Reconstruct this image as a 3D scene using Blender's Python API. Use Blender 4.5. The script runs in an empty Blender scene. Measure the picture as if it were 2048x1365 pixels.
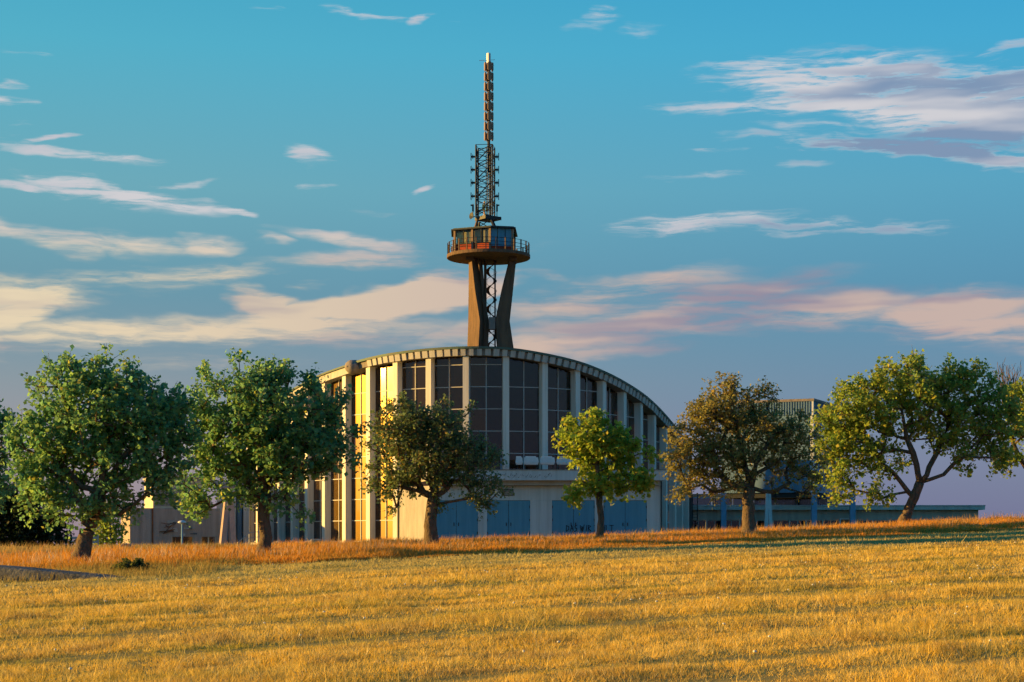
import bpy, math, random
import numpy as np
from mathutils import Vector, Matrix

# ------------------------------------------------------------------ camera, sky, sun, exposure
SC = bpy.context.scene
COL = SC.collection
R = math.radians
F = 3500.0            # focal length in photo pixels (photo 2048 wide)
HORIZON = 1085.0      # eye level in photo pixels
EYE = 1.65
random.seed(7)
RNG = np.random.default_rng(11)

cam = bpy.data.cameras.new('camera')
cam.sensor_width = 36.0
cam.lens = F / 2048.0 * 36.0
cam.shift_y = (HORIZON - 682.5) / 2048.0
cam.clip_start = 0.1
cam.clip_end = 30000.0
camo = bpy.data.objects.new('camera', cam)
COL.objects.link(camo)
camo.location = (0, 0, EYE)
camo.rotation_euler = (R(90), 0, 0)
SC.camera = camo

SUN_AZ = R(91.5)      # from the direction towards the camera, turning to the left
SUN_EL = R(6.5)
sdir = Vector((-math.sin(SUN_AZ) * math.cos(SUN_EL), -math.cos(SUN_AZ) * math.cos(SUN_EL), math.sin(SUN_EL)))
sun = bpy.data.lights.new('sun', 'SUN')
sun.energy = 5.0
sun.angle = R(0.53)
sun.color = (1.0, 0.58, 0.135)
suno = bpy.data.objects.new('sun', sun)
COL.objects.link(suno)
suno.rotation_euler = sdir.to_track_quat('Z', 'Y').to_euler()
suno.location = (-200, 30, 60)

vs = SC.view_settings
vs.view_transform = 'Standard'
vs.look = 'None'
vs.exposure = 1.2
vs.gamma = 1.0
vs.use_curve_mapping = False
SC.render.engine = 'CYCLES'
SC.cycles.use_denoising = True
SC.cycles.use_adaptive_sampling = True
SC.cycles.adaptive_threshold = 0.015
SC.cycles.adaptive_min_samples = 8
SC.cycles.max_bounces = 7
SC.cycles.transparent_max_bounces = 12
SC.cycles.diffuse_bounces = 3
SC.cycles.glossy_bounces = 3
SC.cycles.caustics_reflective = False
SC.cycles.caustics_refractive = False
SC.cycles.sample_clamp_indirect = 6.0

def s2l(r, g, b):
    f = lambda c: (c / 255.0 / 12.92) if c / 255.0 <= 0.04045 else ((c / 255.0 + 0.055) / 1.055) ** 2.4
    return (f(r), f(g), f(b), 1.0)

def build_world():
    w = bpy.data.worlds.new('World')
    SC.world = w
    w.use_nodes = True
    w.cycles.sampling_method = 'MANUAL'
    w.cycles.sample_map_resolution = 256
    nt = w.node_tree
    nt.nodes.clear()
    N = nt.nodes.new
    L = nt.links.new
    out = N('ShaderNodeOutputWorld')
    bg = N('ShaderNodeBackground')
    bg.inputs['Strength'].default_value = 1.0
    L(bg.outputs[0], out.inputs['Surface'])
    tc = N('ShaderNodeTexCoord')
    sep = N('ShaderNodeSeparateXYZ')
    L(tc.outputs['Generated'], sep.inputs[0])

    def math_(op, a, b=None, c=None, clamp=False):
        n = N('ShaderNodeMath'); n.operation = op; n.use_clamp = clamp
        for i, v in enumerate((a, b, c)):
            if v is None: continue
            if isinstance(v, (int, float)): n.inputs[i].default_value = v
            else: L(v, n.inputs[i])
        return n.outputs[0]
    def mix_(fac, a, b, mode='MIX'):
        n = N('ShaderNodeMix'); n.data_type = 'RGBA'; n.blend_type = mode
        n.clamp_factor = True
        if isinstance(fac, (int, float)): n.inputs[0].default_value = fac
        else: L(fac, n.inputs[0])
        for i, v in ((6, a), (7, b)):
            if isinstance(v, tuple): n.inputs[i].default_value = v
            else: L(v, n.inputs[i])
        return n.outputs[2]
    def smooth(v, a, b, lo=0.0, hi=1.0):
        n = N('ShaderNodeMapRange'); n.interpolation_type = 'SMOOTHSTEP'
        L(v, n.inputs[0])
        for i, q in ((1, a), (2, b), (3, lo), (4, hi)):
            n.inputs[i].default_value = q
        return n.outputs[0]

    X, Y, Z = sep.outputs
    az = math_('ARCTAN2', X, Y)
    hor = math_('SQRT', math_('ADD', math_('MULTIPLY', X, X), math_('MULTIPLY', Y, Y)))
    el = math_('DIVIDE', Z, math_('MAXIMUM', hor, 0.02))
    elc = math_('MAXIMUM', el, 0.0)

    # clear sky: physical sky plus the dusk tint by height above the horizon
    sky = N('ShaderNodeTexSky')
    sky.sky_type = 'NISHITA'
    sky.sun_disc = False
    sky.sun_elevation = SUN_EL
    sky.sun_rotation = math.atan2(sdir.x, sdir.y)
    sky.air_density = 1.0
    sky.dust_density = 0.6
    sky.ozone_density = 2.5
    skyc = mix_(1.0, sky.outputs[0], (0.12, 0.12, 0.12, 1), 'MULTIPLY')
    ramp = N('ShaderNodeValToRGB')
    cr = ramp.color_ramp
    stops = [(0.0, s2l(112, 112, 142)), (0.05, s2l(124, 130, 152)), (0.09, s2l(116, 138, 158)), (0.14, s2l(96, 144, 168)),
             (0.20, s2l(98, 162, 184)), (0.28, s2l(74, 168, 200)), (0.40, s2l(32, 148, 194)), (1.0, s2l(24, 98, 160))]
    cr.elements[0].position, cr.elements[0].color = stops[0]
    cr.elements[1].position, cr.elements[1].color = stops[-1]
    for p, c in stops[1:-1]:
        e = cr.elements.new(p); e.color = c
    L(elc, ramp.inputs[0])
    # the blue deepens away from the sun (left) towards the right
    azs = smooth(az, -0.35, 0.45)
    tint = mix_(azs, (1.14, 1.02, 0.92, 1), (0.68, 0.92, 1.04, 1))
    tint = mix_(smooth(el, 0.0, 0.14, 1.0, 0.0), tint, mix_(smooth(az, -0.30, 0.22), (1.75, 1.28, 0.98, 1), (0.88, 0.92, 1.05, 1)))
    clear = mix_(0.10, mix_(1.0, ramp.outputs[0], tint, 'MULTIPLY'), skyc)

    # clouds: streaks placed by direction, broken up by wind-stretched noise
    vec = N('ShaderNodeCombineXYZ')
    L(az, vec.inputs[0]); L(el, vec.inputs[1])
    def noise(scale, rot, sc, detail, rough, warp=None, dist=0.0):
        m = N('ShaderNodeMapping')
        m.inputs['Rotation'].default_value = (0, 0, rot)
        m.inputs['Scale'].default_value = (sc[0], sc[1], 1)
        L(warp if warp is not None else vec.outputs[0], m.inputs[0])
        n = N('ShaderNodeTexNoise'); n.noise_dimensions = '2D'
        n.inputs['Scale'].default_value = scale
        n.inputs['Detail'].default_value = detail
        n.inputs['Roughness'].default_value = rough
        n.inputs['Distortion'].default_value = dist
        L(m.outputs[0], n.inputs[0])
        return n
    nw = noise(1.0, 0.0, (20, 52), 3, 0.55)
    wv = N('ShaderNodeVectorMath'); wv.operation = 'SUBTRACT'
    L(nw.outputs['Color'], wv.inputs[0]); wv.inputs[1].default_value = (0.5, 0.5, 0.5)
    wm = N('ShaderNodeVectorMath'); wm.operation = 'MULTIPLY'
    L(wv.outputs[0], wm.inputs[0]); wm.inputs[1].default_value = (0.030, 0.006, 0)
    wa = N('ShaderNodeVectorMath'); wa.operation = 'ADD'
    L(vec.outputs[0], wa.inputs[0]); L(wm.outputs[0], wa.inputs[1])
    wv2 = N('ShaderNodeVectorMath'); wv2.operation = 'MULTIPLY'
    L(wv.outputs[0], wv2.inputs[0]); wv2.inputs[1].default_value = (0.050, 0.012, 0)
    wa2 = N('ShaderNodeVectorMath'); wa2.operation = 'ADD'
    L(vec.outputs[0], wa2.inputs[0]); L(wv2.outputs[0], wa2.inputs[1])

    def place(clouds):
        acc = None
        for (px, py, rx, ry, tilt, wt) in clouds:
            if py > 440: rx *= 1.12; ry *= 1.25; wt = wt * 1.12
            a = math.atan((px - 1024) / F); e = (HORIZON - py) / F * math.cos(a)
            m = N('ShaderNodeMapping'); m.vector_type = 'TEXTURE'
            m.inputs['Location'].default_value = (a, e, 0)
            m.inputs['Rotation'].default_value = (0, 0, R(tilt))
            m.inputs['Scale'].default_value = (rx / F, ry / F, 1)
            L(wa2.outputs[0], m.inputs[0])
            ln = N('ShaderNodeVectorMath'); ln.operation = 'LENGTH'
            L(m.outputs[0], ln.inputs[0])
            v = smooth(ln.outputs['Value'], 0.15, 1.9, wt, 0.0)
            acc = v if acc is None else math_('MAXIMUM', acc, v)
        return acc
    high = [(1760, 178, 270, 56, -7, 1.5), (1990, 215, 210, 66, -5, 1.6), (1560, 140, 120, 26, -8, .8), (1830, 300, 260, 17, -6, 1.5),
            (2020, 315, 140, 20, -5, .95), (1480, 215, 150, 17, -2, .75), (1640, 255, 90, 14, -5, .6), (1430, 298, 60, 8, -3, .6), (1590, 322, 50, 9, 0, .5),
            (1400, 348, 100, 11, 0, .5), (1380, 445, 130, 17, 4, .8), (1620, 450, 220, 12, -3, .7), (630, 313, 48, 18, -10, .85),
            (634, 372, 22, 8, 0, .7), (846, 377, 26, 9, 12, .8), (720, 28, 70, 9, -8, .85), (840, 40, 38, 14, 6, .85), (925, 44, 18, 7, 0, .6),
            (512, 15, 40, 6, -5, .6), (1210, 32, 60, 22, 20, .55), (1270, 60, 60, 16, 10, .4), (160, 308, 150, 12, -4, .8), (220, 388, 150, 22, -9, .95),
            (60, 376, 110, 10, -6, .8), (350, 408, 110, 16, -5, .85), (480, 422, 60, 7, -6, .8), (350, 370, 60, 8, 8, .6),
            (8, 205, 30, 16, 0, .8), (15, 163, 35, 8, 0, .7), (25, 262, 45, 10, 12, .8), (105, 274, 46, 7, 12, .8), (60, 108, 50, 6, 0, .45), (1990, 110, 120, 14, 16, .6)]
    low = [(100, 470, 140, 14, -8, .85), (115, 487, 60, 14, -12, .8), (240, 482, 80, 14, -6, .85), (395, 494, 66, 14, 4, .85), (545, 480, 30, 8, -10, .6),
           (700, 482, 110, 12, -7, .85), (740, 520, 150, 14, 2, .85), (510, 524, 30, 4, 0, .6), (590, 547, 30, 4, 0, .55), (630, 573, 30, 5, 5, .6),
           (735, 430, 60, 5, -4, .5), (830, 590, 150, 26, 14, 1.7), (690, 625, 180, 20, 8, 1.5), (530, 612, 60, 26, -24, 1.3),
           (260, 560, 260, 22, 6, .85), (60, 590, 120, 30, 4, .95), (40, 625, 60, 34, 40, 1.0), (20, 690, 40, 30, 60, .8),
           (330, 668, 330, 24, 4, .95), (560, 668, 260, 24, 2, .85), (120, 690, 110, 18, 10, .8), (380, 722, 200, 16, 0, .6),
           (1330, 560, 90, 16, 12, .6), (1230, 590, 200, 24, 8, .85), (1420, 600, 200, 20, 9, .85), (1290, 640, 190, 20, 6, .9), (1620, 625, 200, 30, 3, .85),
           (1460, 640, 160, 16, 8, .85), (1900, 625, 110, 28, 8, .95), (1930, 662, 150, 22, -2, .95), (2060, 665, 90, 26, -10, .85), (1750, 615, 170, 24, 0, .6), (1900, 600, 70, 10, 18, .6),
           (1120, 690, 190, 20, 6, .75), (1260, 700, 120, 12, 4, .6), (900, 668, 100, 20, 10, .6), (1090, 550, 70, 10, -8, .45), (985, 520, 120, 30, 10, .5)]
    mh = place(high); ml = place(low)
    # thin cirrus elsewhere round the sky
    wide = noise(1.0, R(4), (2.2, 7.0), 3, 0.5)
    gen = math_('MULTIPLY', smooth(wide.outputs[0], 0.60, 0.80), smooth(el, 0.30, 0.42, 0.0, 0.55))
    n1 = noise(1.0, R(-4), (11, 105), 6, 0.62, wa.outputs[0])
    n2 = noise(1.0, R(5), (24, 190), 4, 0.66, wa.outputs[0])
    n3 = noise(1.0, R(5), (5, 42), 5, 0.52, wa.outputs[0])
    nz = math_('ADD', math_('MULTIPLY', n1.outputs[0], 0.55), math_('MULTIPLY', n2.outputs[0], 0.45))
    nl = math_('ADD', math_('MULTIPLY', n3.outputs[0], 0.68), math_('MULTIPLY', n2.outputs[0], 0.32))
    def dens(mask, nv, lo, hi, a, b, fl=0.18):
        return smooth(math_('MULTIPLY', mask, smooth(nv, lo, hi, fl, 1.35)), a, b)
    dh = dens(mh, nz, 0.34, 0.66, 0.20, 1.02, 0.22)
    dl = dens(ml, nl, 0.31, 0.66, 0.12, 1.12, 0.22)
    dg = dens(gen, nz, 0.36, 0.66, 0.15, 1.1)
    # cloud colours
    shn = noise(1.0, R(2), (6, 52), 3, 0.5, wa.outputs[0])
    shade = smooth(math_('ADD', math_('MULTIPLY', dh, 0.30), shn.outputs[0]), 0.56, 0.92)
    shade = math_('MULTIPLY', shade, smooth(az, 0.08, 0.17, 0.25, 1.0))
    chigh = mix_(shade, s2l(206, 200, 202), s2l(124, 140, 168))
    warm = mix_(smooth(az, -0.28, 0.10), s2l(230, 208, 172), s2l(200, 172, 158))
    mauve = mix_(smooth(az, -0.2, 0.25), s2l(184, 166, 158), s2l(140, 126, 146))
    clow = mix_(smooth(shn.outputs[0], 0.42, 0.66), warm, mauve)
    clow = mix_(smooth(el, 0.145, 0.19), clow, s2l(206, 194, 190))
    c = mix_(math_('MULTIPLY', dg, 0.8), clear, s2l(206, 200, 206))
    c = mix_(math_('MULTIPLY', dl, 0.84), c, clow)
    c = mix_(math_('MULTIPLY', dh, 0.88), c, chigh)
    # below the horizon: hazy ground light
    c = mix_(smooth(el, -0.02, 0.0), s2l(120, 104, 92), c)
    c = mix_(1.0, c, (0.495, 0.495, 0.495, 1), 'MULTIPLY')
    L(c, bg.inputs['Color'])
build_world()

# ------------------------------------------------------------------ materials
MATS = {}
def mat(name, col, rough=0.7, var=0.0, vscale=3.0, col2=None, bump=0.0, bscale=20.0, metal=0.0, stretch=(1, 1, 1), spec=0.3, thresh=(0.35, 0.7)):
    m = bpy.data.materials.new(name); m.use_nodes = True
    nt = m.node_tree; b = nt.nodes['Principled BSDF']
    b.inputs['Roughness'].default_value = rough
    b.inputs['Metallic'].default_value = metal
    b.inputs['Specular IOR Level'].default_value = spec
    c = (*col, 1.0)
    b.inputs['Base Color'].default_value = c
    if var > 0 or col2:
        tc = nt.nodes.new('ShaderNodeTexCoord'); mp = nt.nodes.new('ShaderNodeMapping')
        mp.inputs['Scale'].default_value = stretch
        nt.links.new(tc.outputs['Object'], mp.inputs[0])
        n = nt.nodes.new('ShaderNodeTexNoise'); n.inputs['Scale'].default_value = vscale; n.inputs['Detail'].default_value = 7
        n.inputs['Roughness'].default_value = 0.65
        nt.links.new(mp.outputs[0], n.inputs[0])
        r = nt.nodes.new('ShaderNodeMapRange'); r.inputs[1].default_value, r.inputs[2].default_value = thresh
        nt.links.new(n.outputs[0], r.inputs[0])
        mx = nt.nodes.new('ShaderNodeMix'); mx.data_type = 'RGBA'
        nt.links.new(r.outputs[0], mx.inputs[0])
        d = col2 if col2 else tuple(x * (1 - var) for x in col)
        mx.inputs[6].default_value = c; mx.inputs[7].default_value = (*d, 1)
        nt.links.new(mx.outputs[2], b.inputs['Base Color'])
    if bump > 0:
        tc = nt.nodes.new('ShaderNodeTexCoord')
        n = nt.nodes.new('ShaderNodeTexNoise'); n.inputs['Scale'].default_value = bscale; n.inputs['Detail'].default_value = 5
        nt.links.new(tc.outputs['Object'], n.inputs[0])
        bp = nt.nodes.new('ShaderNodeBump'); bp.inputs['Strength'].default_value = bump; bp.inputs['Distance'].default_value = 0.05
        nt.links.new(n.outputs[0], bp.inputs['Height']); nt.links.new(bp.outputs[0], b.inputs['Normal'])
    MATS[name] = m
    return m

def glass_mat(name, tint, rough, refl, gtint=(.95, .95, .95), clear=0.0):
    m = bpy.data.materials.new(name); m.use_nodes = True
    nt = m.node_tree; nt.nodes.clear()
    out = nt.nodes.new('ShaderNodeOutputMaterial')
    tr = nt.nodes.new('ShaderNodeBsdfTransparent'); tr.inputs[0].default_value = (*tint, 1)
    gl = nt.nodes.new('ShaderNodeBsdfGlossy'); gl.inputs['Roughness'].default_value = rough
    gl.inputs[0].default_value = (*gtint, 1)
    tc = nt.nodes.new('ShaderNodeTexCoord')
    n = nt.nodes.new('ShaderNodeTexNoise'); n.inputs['Scale'].default_value = 0.35; n.inputs['Detail'].default_value = 1
    nt.links.new(tc.outputs['Object'], n.inputs[0])
    bp = nt.nodes.new('ShaderNodeBump'); bp.inputs['Strength'].default_value = 0.10; bp.inputs['Distance'].default_value = 0.02
    nt.links.new(n.outputs[0], bp.inputs['Height']); nt.links.new(bp.outputs[0], gl.inputs['Normal'])
    fr = nt.nodes.new('ShaderNodeFresnel'); fr.inputs[0].default_value = 1.5
    ge = nt.nodes.new('ShaderNodeNewGeometry')
    iv = nt.nodes.new('ShaderNodeMath'); iv.operation = 'MULTIPLY_ADD'; iv.inputs[1].default_value = -refl; iv.inputs[2].default_value = refl
    nt.links.new(ge.outputs['Backfacing'], iv.inputs[0])
    ma = nt.nodes.new('ShaderNodeMath'); ma.operation = 'MULTIPLY'
    nt.links.new(fr.outputs[0], ma.inputs[0]); nt.links.new(iv.outputs[0], ma.inputs[1])
    mx = nt.nodes.new('ShaderNodeMixShader')
    nt.links.new(ma.outputs[0], mx.inputs[0]); nt.links.new(tr.outputs[0], mx.inputs[1]); nt.links.new(gl.outputs[0], mx.inputs[2])
    g2 = nt.nodes.new('ShaderNodeBsdfGlossy'); g2.inputs['Roughness'].default_value = .04; g2.inputs[0].default_value = (.86, .80, .95, 1)
    nt.links.new(bp.outputs[0], g2.inputs['Normal'])
    m2 = nt.nodes.new('ShaderNodeMath'); m2.operation = 'MULTIPLY'; m2.inputs[1].default_value = clear
    nt.links.new(ma.outputs[0], m2.inputs[0])
    mx2 = nt.nodes.new('ShaderNodeMixShader')
    nt.links.new(m2.outputs[0], mx2.inputs[0]); nt.links.new(mx.outputs[0], mx2.inputs[1]); nt.links.new(g2.outputs[0], mx2.inputs[2])
    nt.links.new(mx2.outputs[0], out.inputs[0])
    MATS[name] = m
    return m

def leafy_mat(name, rough=0.55, transl=0.55, spec=0.25):
    m = bpy.data.materials.new(name); m.use_nodes = True
    nt = m.node_tree; nt.nodes.clear()
    out = nt.nodes.new('ShaderNodeOutputMaterial')
    at = nt.nodes.new('ShaderNodeAttribute'); at.attribute_name = 'col'
    p = nt.nodes.new('ShaderNodeBsdfPrincipled'); p.inputs['Roughness'].default_value = rough
    p.inputs['Specular IOR Level'].default_value = spec
    t = nt.nodes.new('ShaderNodeBsdfTranslucent')
    g = nt.nodes.new('ShaderNodeGamma'); g.inputs[1].default_value = 0.85
    nt.links.new(at.outputs['Color'], p.inputs['Base Color'])
    nt.links.new(at.outputs['Color'], g.inputs[0]); nt.links.new(g.outputs[0], t.inputs[0])
    mx = nt.nodes.new('ShaderNodeMixShader'); mx.inputs[0].default_value = transl
    nt.links.new(p.outputs[0], mx.inputs[1]); nt.links.new(t.outputs[0], mx.inputs[2])
    nt.links.new(mx.outputs[0], out.inputs[0])
    MATS[name] = m
    return m

mat('white_paint', (0.70, 0.665, 0.60), 0.6, col2=(0.47, 0.43, 0.36), vscale=1.6, stretch=(3, 3, .10), bump=.15, thresh=(.44, .82))
mat('concrete_cool', (0.50, 0.53, 0.55), 0.85, col2=(0.36, 0.38, 0.39), vscale=1.3, stretch=(2.5, 2.5, .14), bump=.3, bscale=9, thresh=(.4, .78))
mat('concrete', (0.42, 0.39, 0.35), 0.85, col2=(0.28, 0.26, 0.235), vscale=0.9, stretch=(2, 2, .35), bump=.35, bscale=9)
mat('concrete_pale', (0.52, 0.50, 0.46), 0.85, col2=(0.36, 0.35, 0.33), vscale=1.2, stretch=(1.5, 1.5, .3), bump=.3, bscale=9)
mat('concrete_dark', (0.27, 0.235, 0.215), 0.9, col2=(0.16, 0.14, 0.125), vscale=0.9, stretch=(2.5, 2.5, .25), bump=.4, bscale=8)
mat('tower_concrete', (0.17, 0.105, 0.066), 0.9, col2=(0.085, 0.058, 0.042), vscale=1.1, stretch=(2.2, 2.2, .3), bump=.5, bscale=5)
mat('copper_roof', (0.07, 0.14, 0.11), 0.65, col2=(0.10, 0.10, 0.08), vscale=1.5)
mat('mullion', (0.46, 0.44, 0.42), 0.5, var=.2, vscale=3)
mat('blue_door', (0.085, 0.265, 0.395), 0.55, col2=(0.055, 0.195, 0.31), vscale=1.2, stretch=(2.5, 2.5, .15), thresh=(.4, .8))
mat('blue_steel', (0.16, 0.32, 0.50), 0.5, var=.2, vscale=1)
mat('blue_panel', (0.13, 0.23, 0.34), 0.5, var=.25, vscale=1.2, stretch=(1, 1, .3))  # base made bluer in place of the hall's shadow on the raised block
mat('plinth_brick', (0.26, 0.13, 0.09), 0.9, col2=(0.14, 0.09, 0.08), vscale=4)
mat('rusty_metal', (0.24, 0.09, 0.035), 0.85, col2=(0.10, 0.05, 0.03), vscale=4)
mat('rust_red', (0.42, 0.06, 0.02), 0.8, col2=(0.20, 0.04, 0.02), vscale=2.5)
mat('dark_steel', (0.030, 0.035, 0.042), 0.55, var=.3, vscale=4)
mat('added_blind', (0.42, 0.42, 0.38), 0.8)
mat('block_concrete', (0.40, 0.33, 0.29), 0.9, col2=(0.25, 0.205, 0.18), vscale=0.9, stretch=(2.5, 2.5, .2), bump=.4, bscale=8)
mat('bronze_panel', (0.27, 0.18, 0.115), 0.5, var=.15, vscale=2)
mat('black_paint', (0.012, 0.012, 0.016), 0.6)
mat('unit_white', (0.62, 0.64, 0.66), 0.45, var=.15, vscale=3)
mat('pink_concrete', (0.50, 0.36, 0.33), 0.85, col2=(0.40, 0.28, 0.26), vscale=1.5, bump=.2)
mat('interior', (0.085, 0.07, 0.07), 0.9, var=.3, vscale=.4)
mat('curtain', (0.88, 0.80, 0.48), 0.9)
mat('painted_yellow_light', (0.75, 0.42, 0.06), 0.5)
mat('galvanised', (0.42, 0.44, 0.46), 0.45, var=.3, vscale=6, metal=.4)
mat('bark', (0.085, 0.06, 0.042), 0.95, col2=(0.17, 0.125, 0.085), vscale=5, stretch=(3, 3, .6), bump=.9, bscale=14)
mat('flower_white', (0.66, 0.63, 0.52), 0.8)
mat('flower_stem', (0.25, 0.26, 0.08), 0.8)
mat('rubble', (0.48, 0.42, 0.36), 0.9, col2=(0.36, 0.30, 0.26), vscale=5, bump=.3)
mat('slab_dark', (0.14, 0.145, 0.15), 0.85, col2=(0.06, 0.058, 0.055), vscale=3, bump=.5, bscale=12)
mat('louver', (0.30, 0.28, 0.26), 0.7, var=.2)
mat('cream_render', (0.62, 0.54, 0.40), 0.85, col2=(0.50, 0.43, 0.32), vscale=1.2)
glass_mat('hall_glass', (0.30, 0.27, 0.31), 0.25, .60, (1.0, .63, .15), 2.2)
glass_mat('dark_glass', (0.25, 0.26, 0.28), 0.08, 1.6)
glass_mat('cabin_glass', (0.86, 0.86, 0.80), 0.1, .9)
leafy_mat('leaf')
leafy_mat('straw', 0.75, 0.40, 0.1)

# ------------------------------------------------------------------ mesh helpers
class MB:
    def __init__(s): s.v = []; s.f = []
    def add(s, vs_, fs):
        o = len(s.v); s.v += [tuple(p) for p in vs_]; s.f += [tuple(i + o for i in f) for f in fs]; return s
    def hexa(s, b4, t4):
        return s.add(list(b4) + list(t4), [(3, 2, 1, 0), (4, 5, 6, 7), (0, 1, 5, 4), (1, 2, 6, 5), (2, 3, 7, 6), (3, 0, 4, 7)])
    def box(s, c, size, ax=(1, 0)):
        # box centred at c, size (along ax, across, z), ax = unit vector of its first side in plan
        cx, cy, cz = c; a = Vector((ax[0], ax[1], 0)).normalized(); b = Vector((-a.y, a.x, 0))
        h = [size[0] / 2, size[1] / 2, size[2] / 2]
        P = []
        for dz in (-h[2], h[2]):
            for sx, sy in ((-1, -1), (1, -1), (1, 1), (-1, 1)):
                p = a * sx * h[0] + b * sy * h[1]
                P.append((cx + p.x, cy + p.y, cz + dz))
        return s.hexa(P[:4], P[4:])
    def prism(s, poly, z0, z1):
        n = len(poly)
        vs_ = [(x, y, z0) for x, y in poly] + [(x, y, z1) for x, y in poly]
        fs = [tuple(range(n - 1, -1, -1)), tuple(range(n, 2 * n))] + [(i, (i + 1) % n, n + (i + 1) % n, n + i) for i in range(n)]
        return s.add(vs_, fs)
    def tube(s, p0, p1, r0, r1=None, n=6, caps=True):
        r1 = r0 if r1 is None else r1
        p0 = Vector(p0); p1 = Vector(p1); d = p1 - p0
        if d.length < 1e-6: return s
        q = d.to_track_quat('Z', 'Y'); x = q @ Vector((1, 0, 0)); y = q @ Vector((0, 1, 0))
        vs_ = []
        for p, r in ((p0, r0), (p1, r1)):
            for k in range(n):
                a = 2 * math.pi * k / n
                vs_.append(p + (x * math.cos(a) + y * math.sin(a)) * r)
        fs = [(k, (k + 1) % n, n + (k + 1) % n, n + k) for k in range(n)]
        if caps: fs += [tuple(range(n - 1, -1, -1)), tuple(range(n, 2 * n))]
        return s.add(vs_, fs)
    def path(s, pts, rad, n=6):
        # continuous tube through points
        pts = [Vector(p) for p in pts]; m = len(pts); vs_ = []; fs = []
        for i, p in enumerate(pts):
            d = (pts[min(i + 1, m - 1)] - pts[max(i - 1, 0)]).normalized()
            ref = Vector((0, 0, 1)) if abs(d.z) < .95 else Vector((1, 0, 0))
            x = d.cross(ref).normalized(); y = d.cross(x)
            r = rad[i] if hasattr(rad, '__len__') else rad
            for k in range(n):
                a = 2 * math.pi * k / n
                vs_.append(p + (x * math.cos(a) + y * math.sin(a)) * r)
        for i in range(m - 1):
            for k in range(n):
                fs.append((i * n + k, i * n + (k + 1) % n, (i + 1) * n + (k + 1) % n, (i + 1) * n + k))
        fs += [tuple(range(n - 1, -1, -1)), tuple(range((m - 1) * n, m * n))]
        return s.add(vs_, fs)
    def lathe(s, c, prof, n=24):
        vs_ = []; fs = []; m = len(prof)
        for r, z in prof:
            for k in range(n):
                a = 2 * math.pi * k / n
                vs_.append((c[0] + r * math.cos(a), c[1] + r * math.sin(a), c[2] + z))
        for i in range(m - 1):
            for k in range(n):
                fs.append((i * n + k, i * n + (k + 1) % n, (i + 1) * n + (k + 1) % n, (i + 1) * n + k))
        fs += [tuple(range(n - 1, -1, -1)), tuple(range((m - 1) * n, m * n))]
        return s.add(vs_, fs)
    def build(s, name, material, parent=None, smooth=False, origin=None):
        root = parent
        off = Vector((0, 0, 0))
        if root is not None:
            while root.parent is not None: root = root.parent
            off = Vector(root.location)
        elif origin is not None: off = Vector(origin)
        me = bpy.data.meshes.new(name)
        me.from_pydata([(x - off.x, y - off.y, z - off.z) for x, y, z in s.v], [], s.f)
        me.materials.append(MATS[material] if isinstance(material, str) else material)
        if smooth: me.shade_smooth()
        me.update()
        o = bpy.data.objects.new(name, me); COL.objects.link(o)
        if parent is not None: o.parent = parent
        elif origin is not None: o.location = origin
        return o

def thing(name, label, cat, loc, group=None):
    o = bpy.data.objects.new(name, None); COL.objects.link(o)
    o.location = loc; o.empty_display_size = .3
    o['label'] = label; o['category'] = cat
    if group: o['group'] = group
    return o
def tag(o, label, cat, group=None):
    o['label'] = label; o['category'] = cat
    if group: o['group'] = group
    return o
def raw_mesh(name, verts, faces, material, parent=None, cols=None, kind=None, smooth=False):
    """numpy mesh; verts (n,3), faces (m,k); cols per vertex"""
    root = parent; off = np.zeros(3)
    if root is not None:
        while root.parent is not None: root = root.parent
        off = np.array(root.location)
    v = (np.asarray(verts, dtype=np.float32) - off.astype(np.float32))
    f = np.asarray(faces, dtype=np.int32); k = f.shape[1]
    me = bpy.data.meshes.new(name)
    me.vertices.add(len(v)); me.vertices.foreach_set('co', v.ravel())
    me.loops.add(f.size); me.loops.foreach_set('vertex_index', f.ravel())
    me.polygons.add(len(f)); me.polygons.foreach_set('loop_start', np.arange(0, f.size, k, dtype=np.int32))
    me.polygons.foreach_set('use_smooth', np.full(len(f), smooth, dtype=bool))
    me.update(calc_edges=True)
    if cols is not None:
        a = me.color_attributes.new('col', 'FLOAT_COLOR', 'POINT')
        c4 = np.ones((len(v), 4), dtype=np.float32); c4[:, :3] = cols
        a.data.foreach_set('color', c4.ravel())
    me.materials.append(MATS[material])
    o = bpy.data.objects.new(name, me); COL.objects.link(o)
    if parent is not None: o.parent = parent
    if kind: o['kind'] = kind
    return o

def W(px, py, Y):
    return Vector(((px - 1024) / F * Y, Y, EYE + (HORIZON - py) / F * Y))
def XW(px, Y): return (px - 1024) / F * Y
def ZW(py, Y): return EYE + (HORIZON - py) / F * Y

# ------------------------------------------------------------------ ground
SL = 0.46      # field rows and tree line run along (1, SL)
def sstep(a, b, x):
    t = np.clip((x - a) / (b - a), 0, 1); return t * t * (3 - 2 * t)
def terr(x, y):
    x = np.asarray(x, float); y = np.asarray(y, float)
    xc = np.clip(x, -60, 60)
    t = y - SL * x
    p = 0.03 * xc + 0.028 * np.clip(y, -60, 90)
    far = np.clip(1.42 + 0.008 * x, 0.85, 1.75)
    s = sstep(56, 76, y - SL * xc)
    z = p * (1 - s) + far * s
    r = np.sqrt(x * x + (y - 120) ** 2)
    z = z - 16 * sstep(200, 900, r)
    z = z + 0.02 * np.sin(x * 1.7 + y * .6) * np.sin(y * 1.1 - x * .4) * (r < 160)
    return z
def tz(x, y): return float(terr(x, y))

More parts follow.
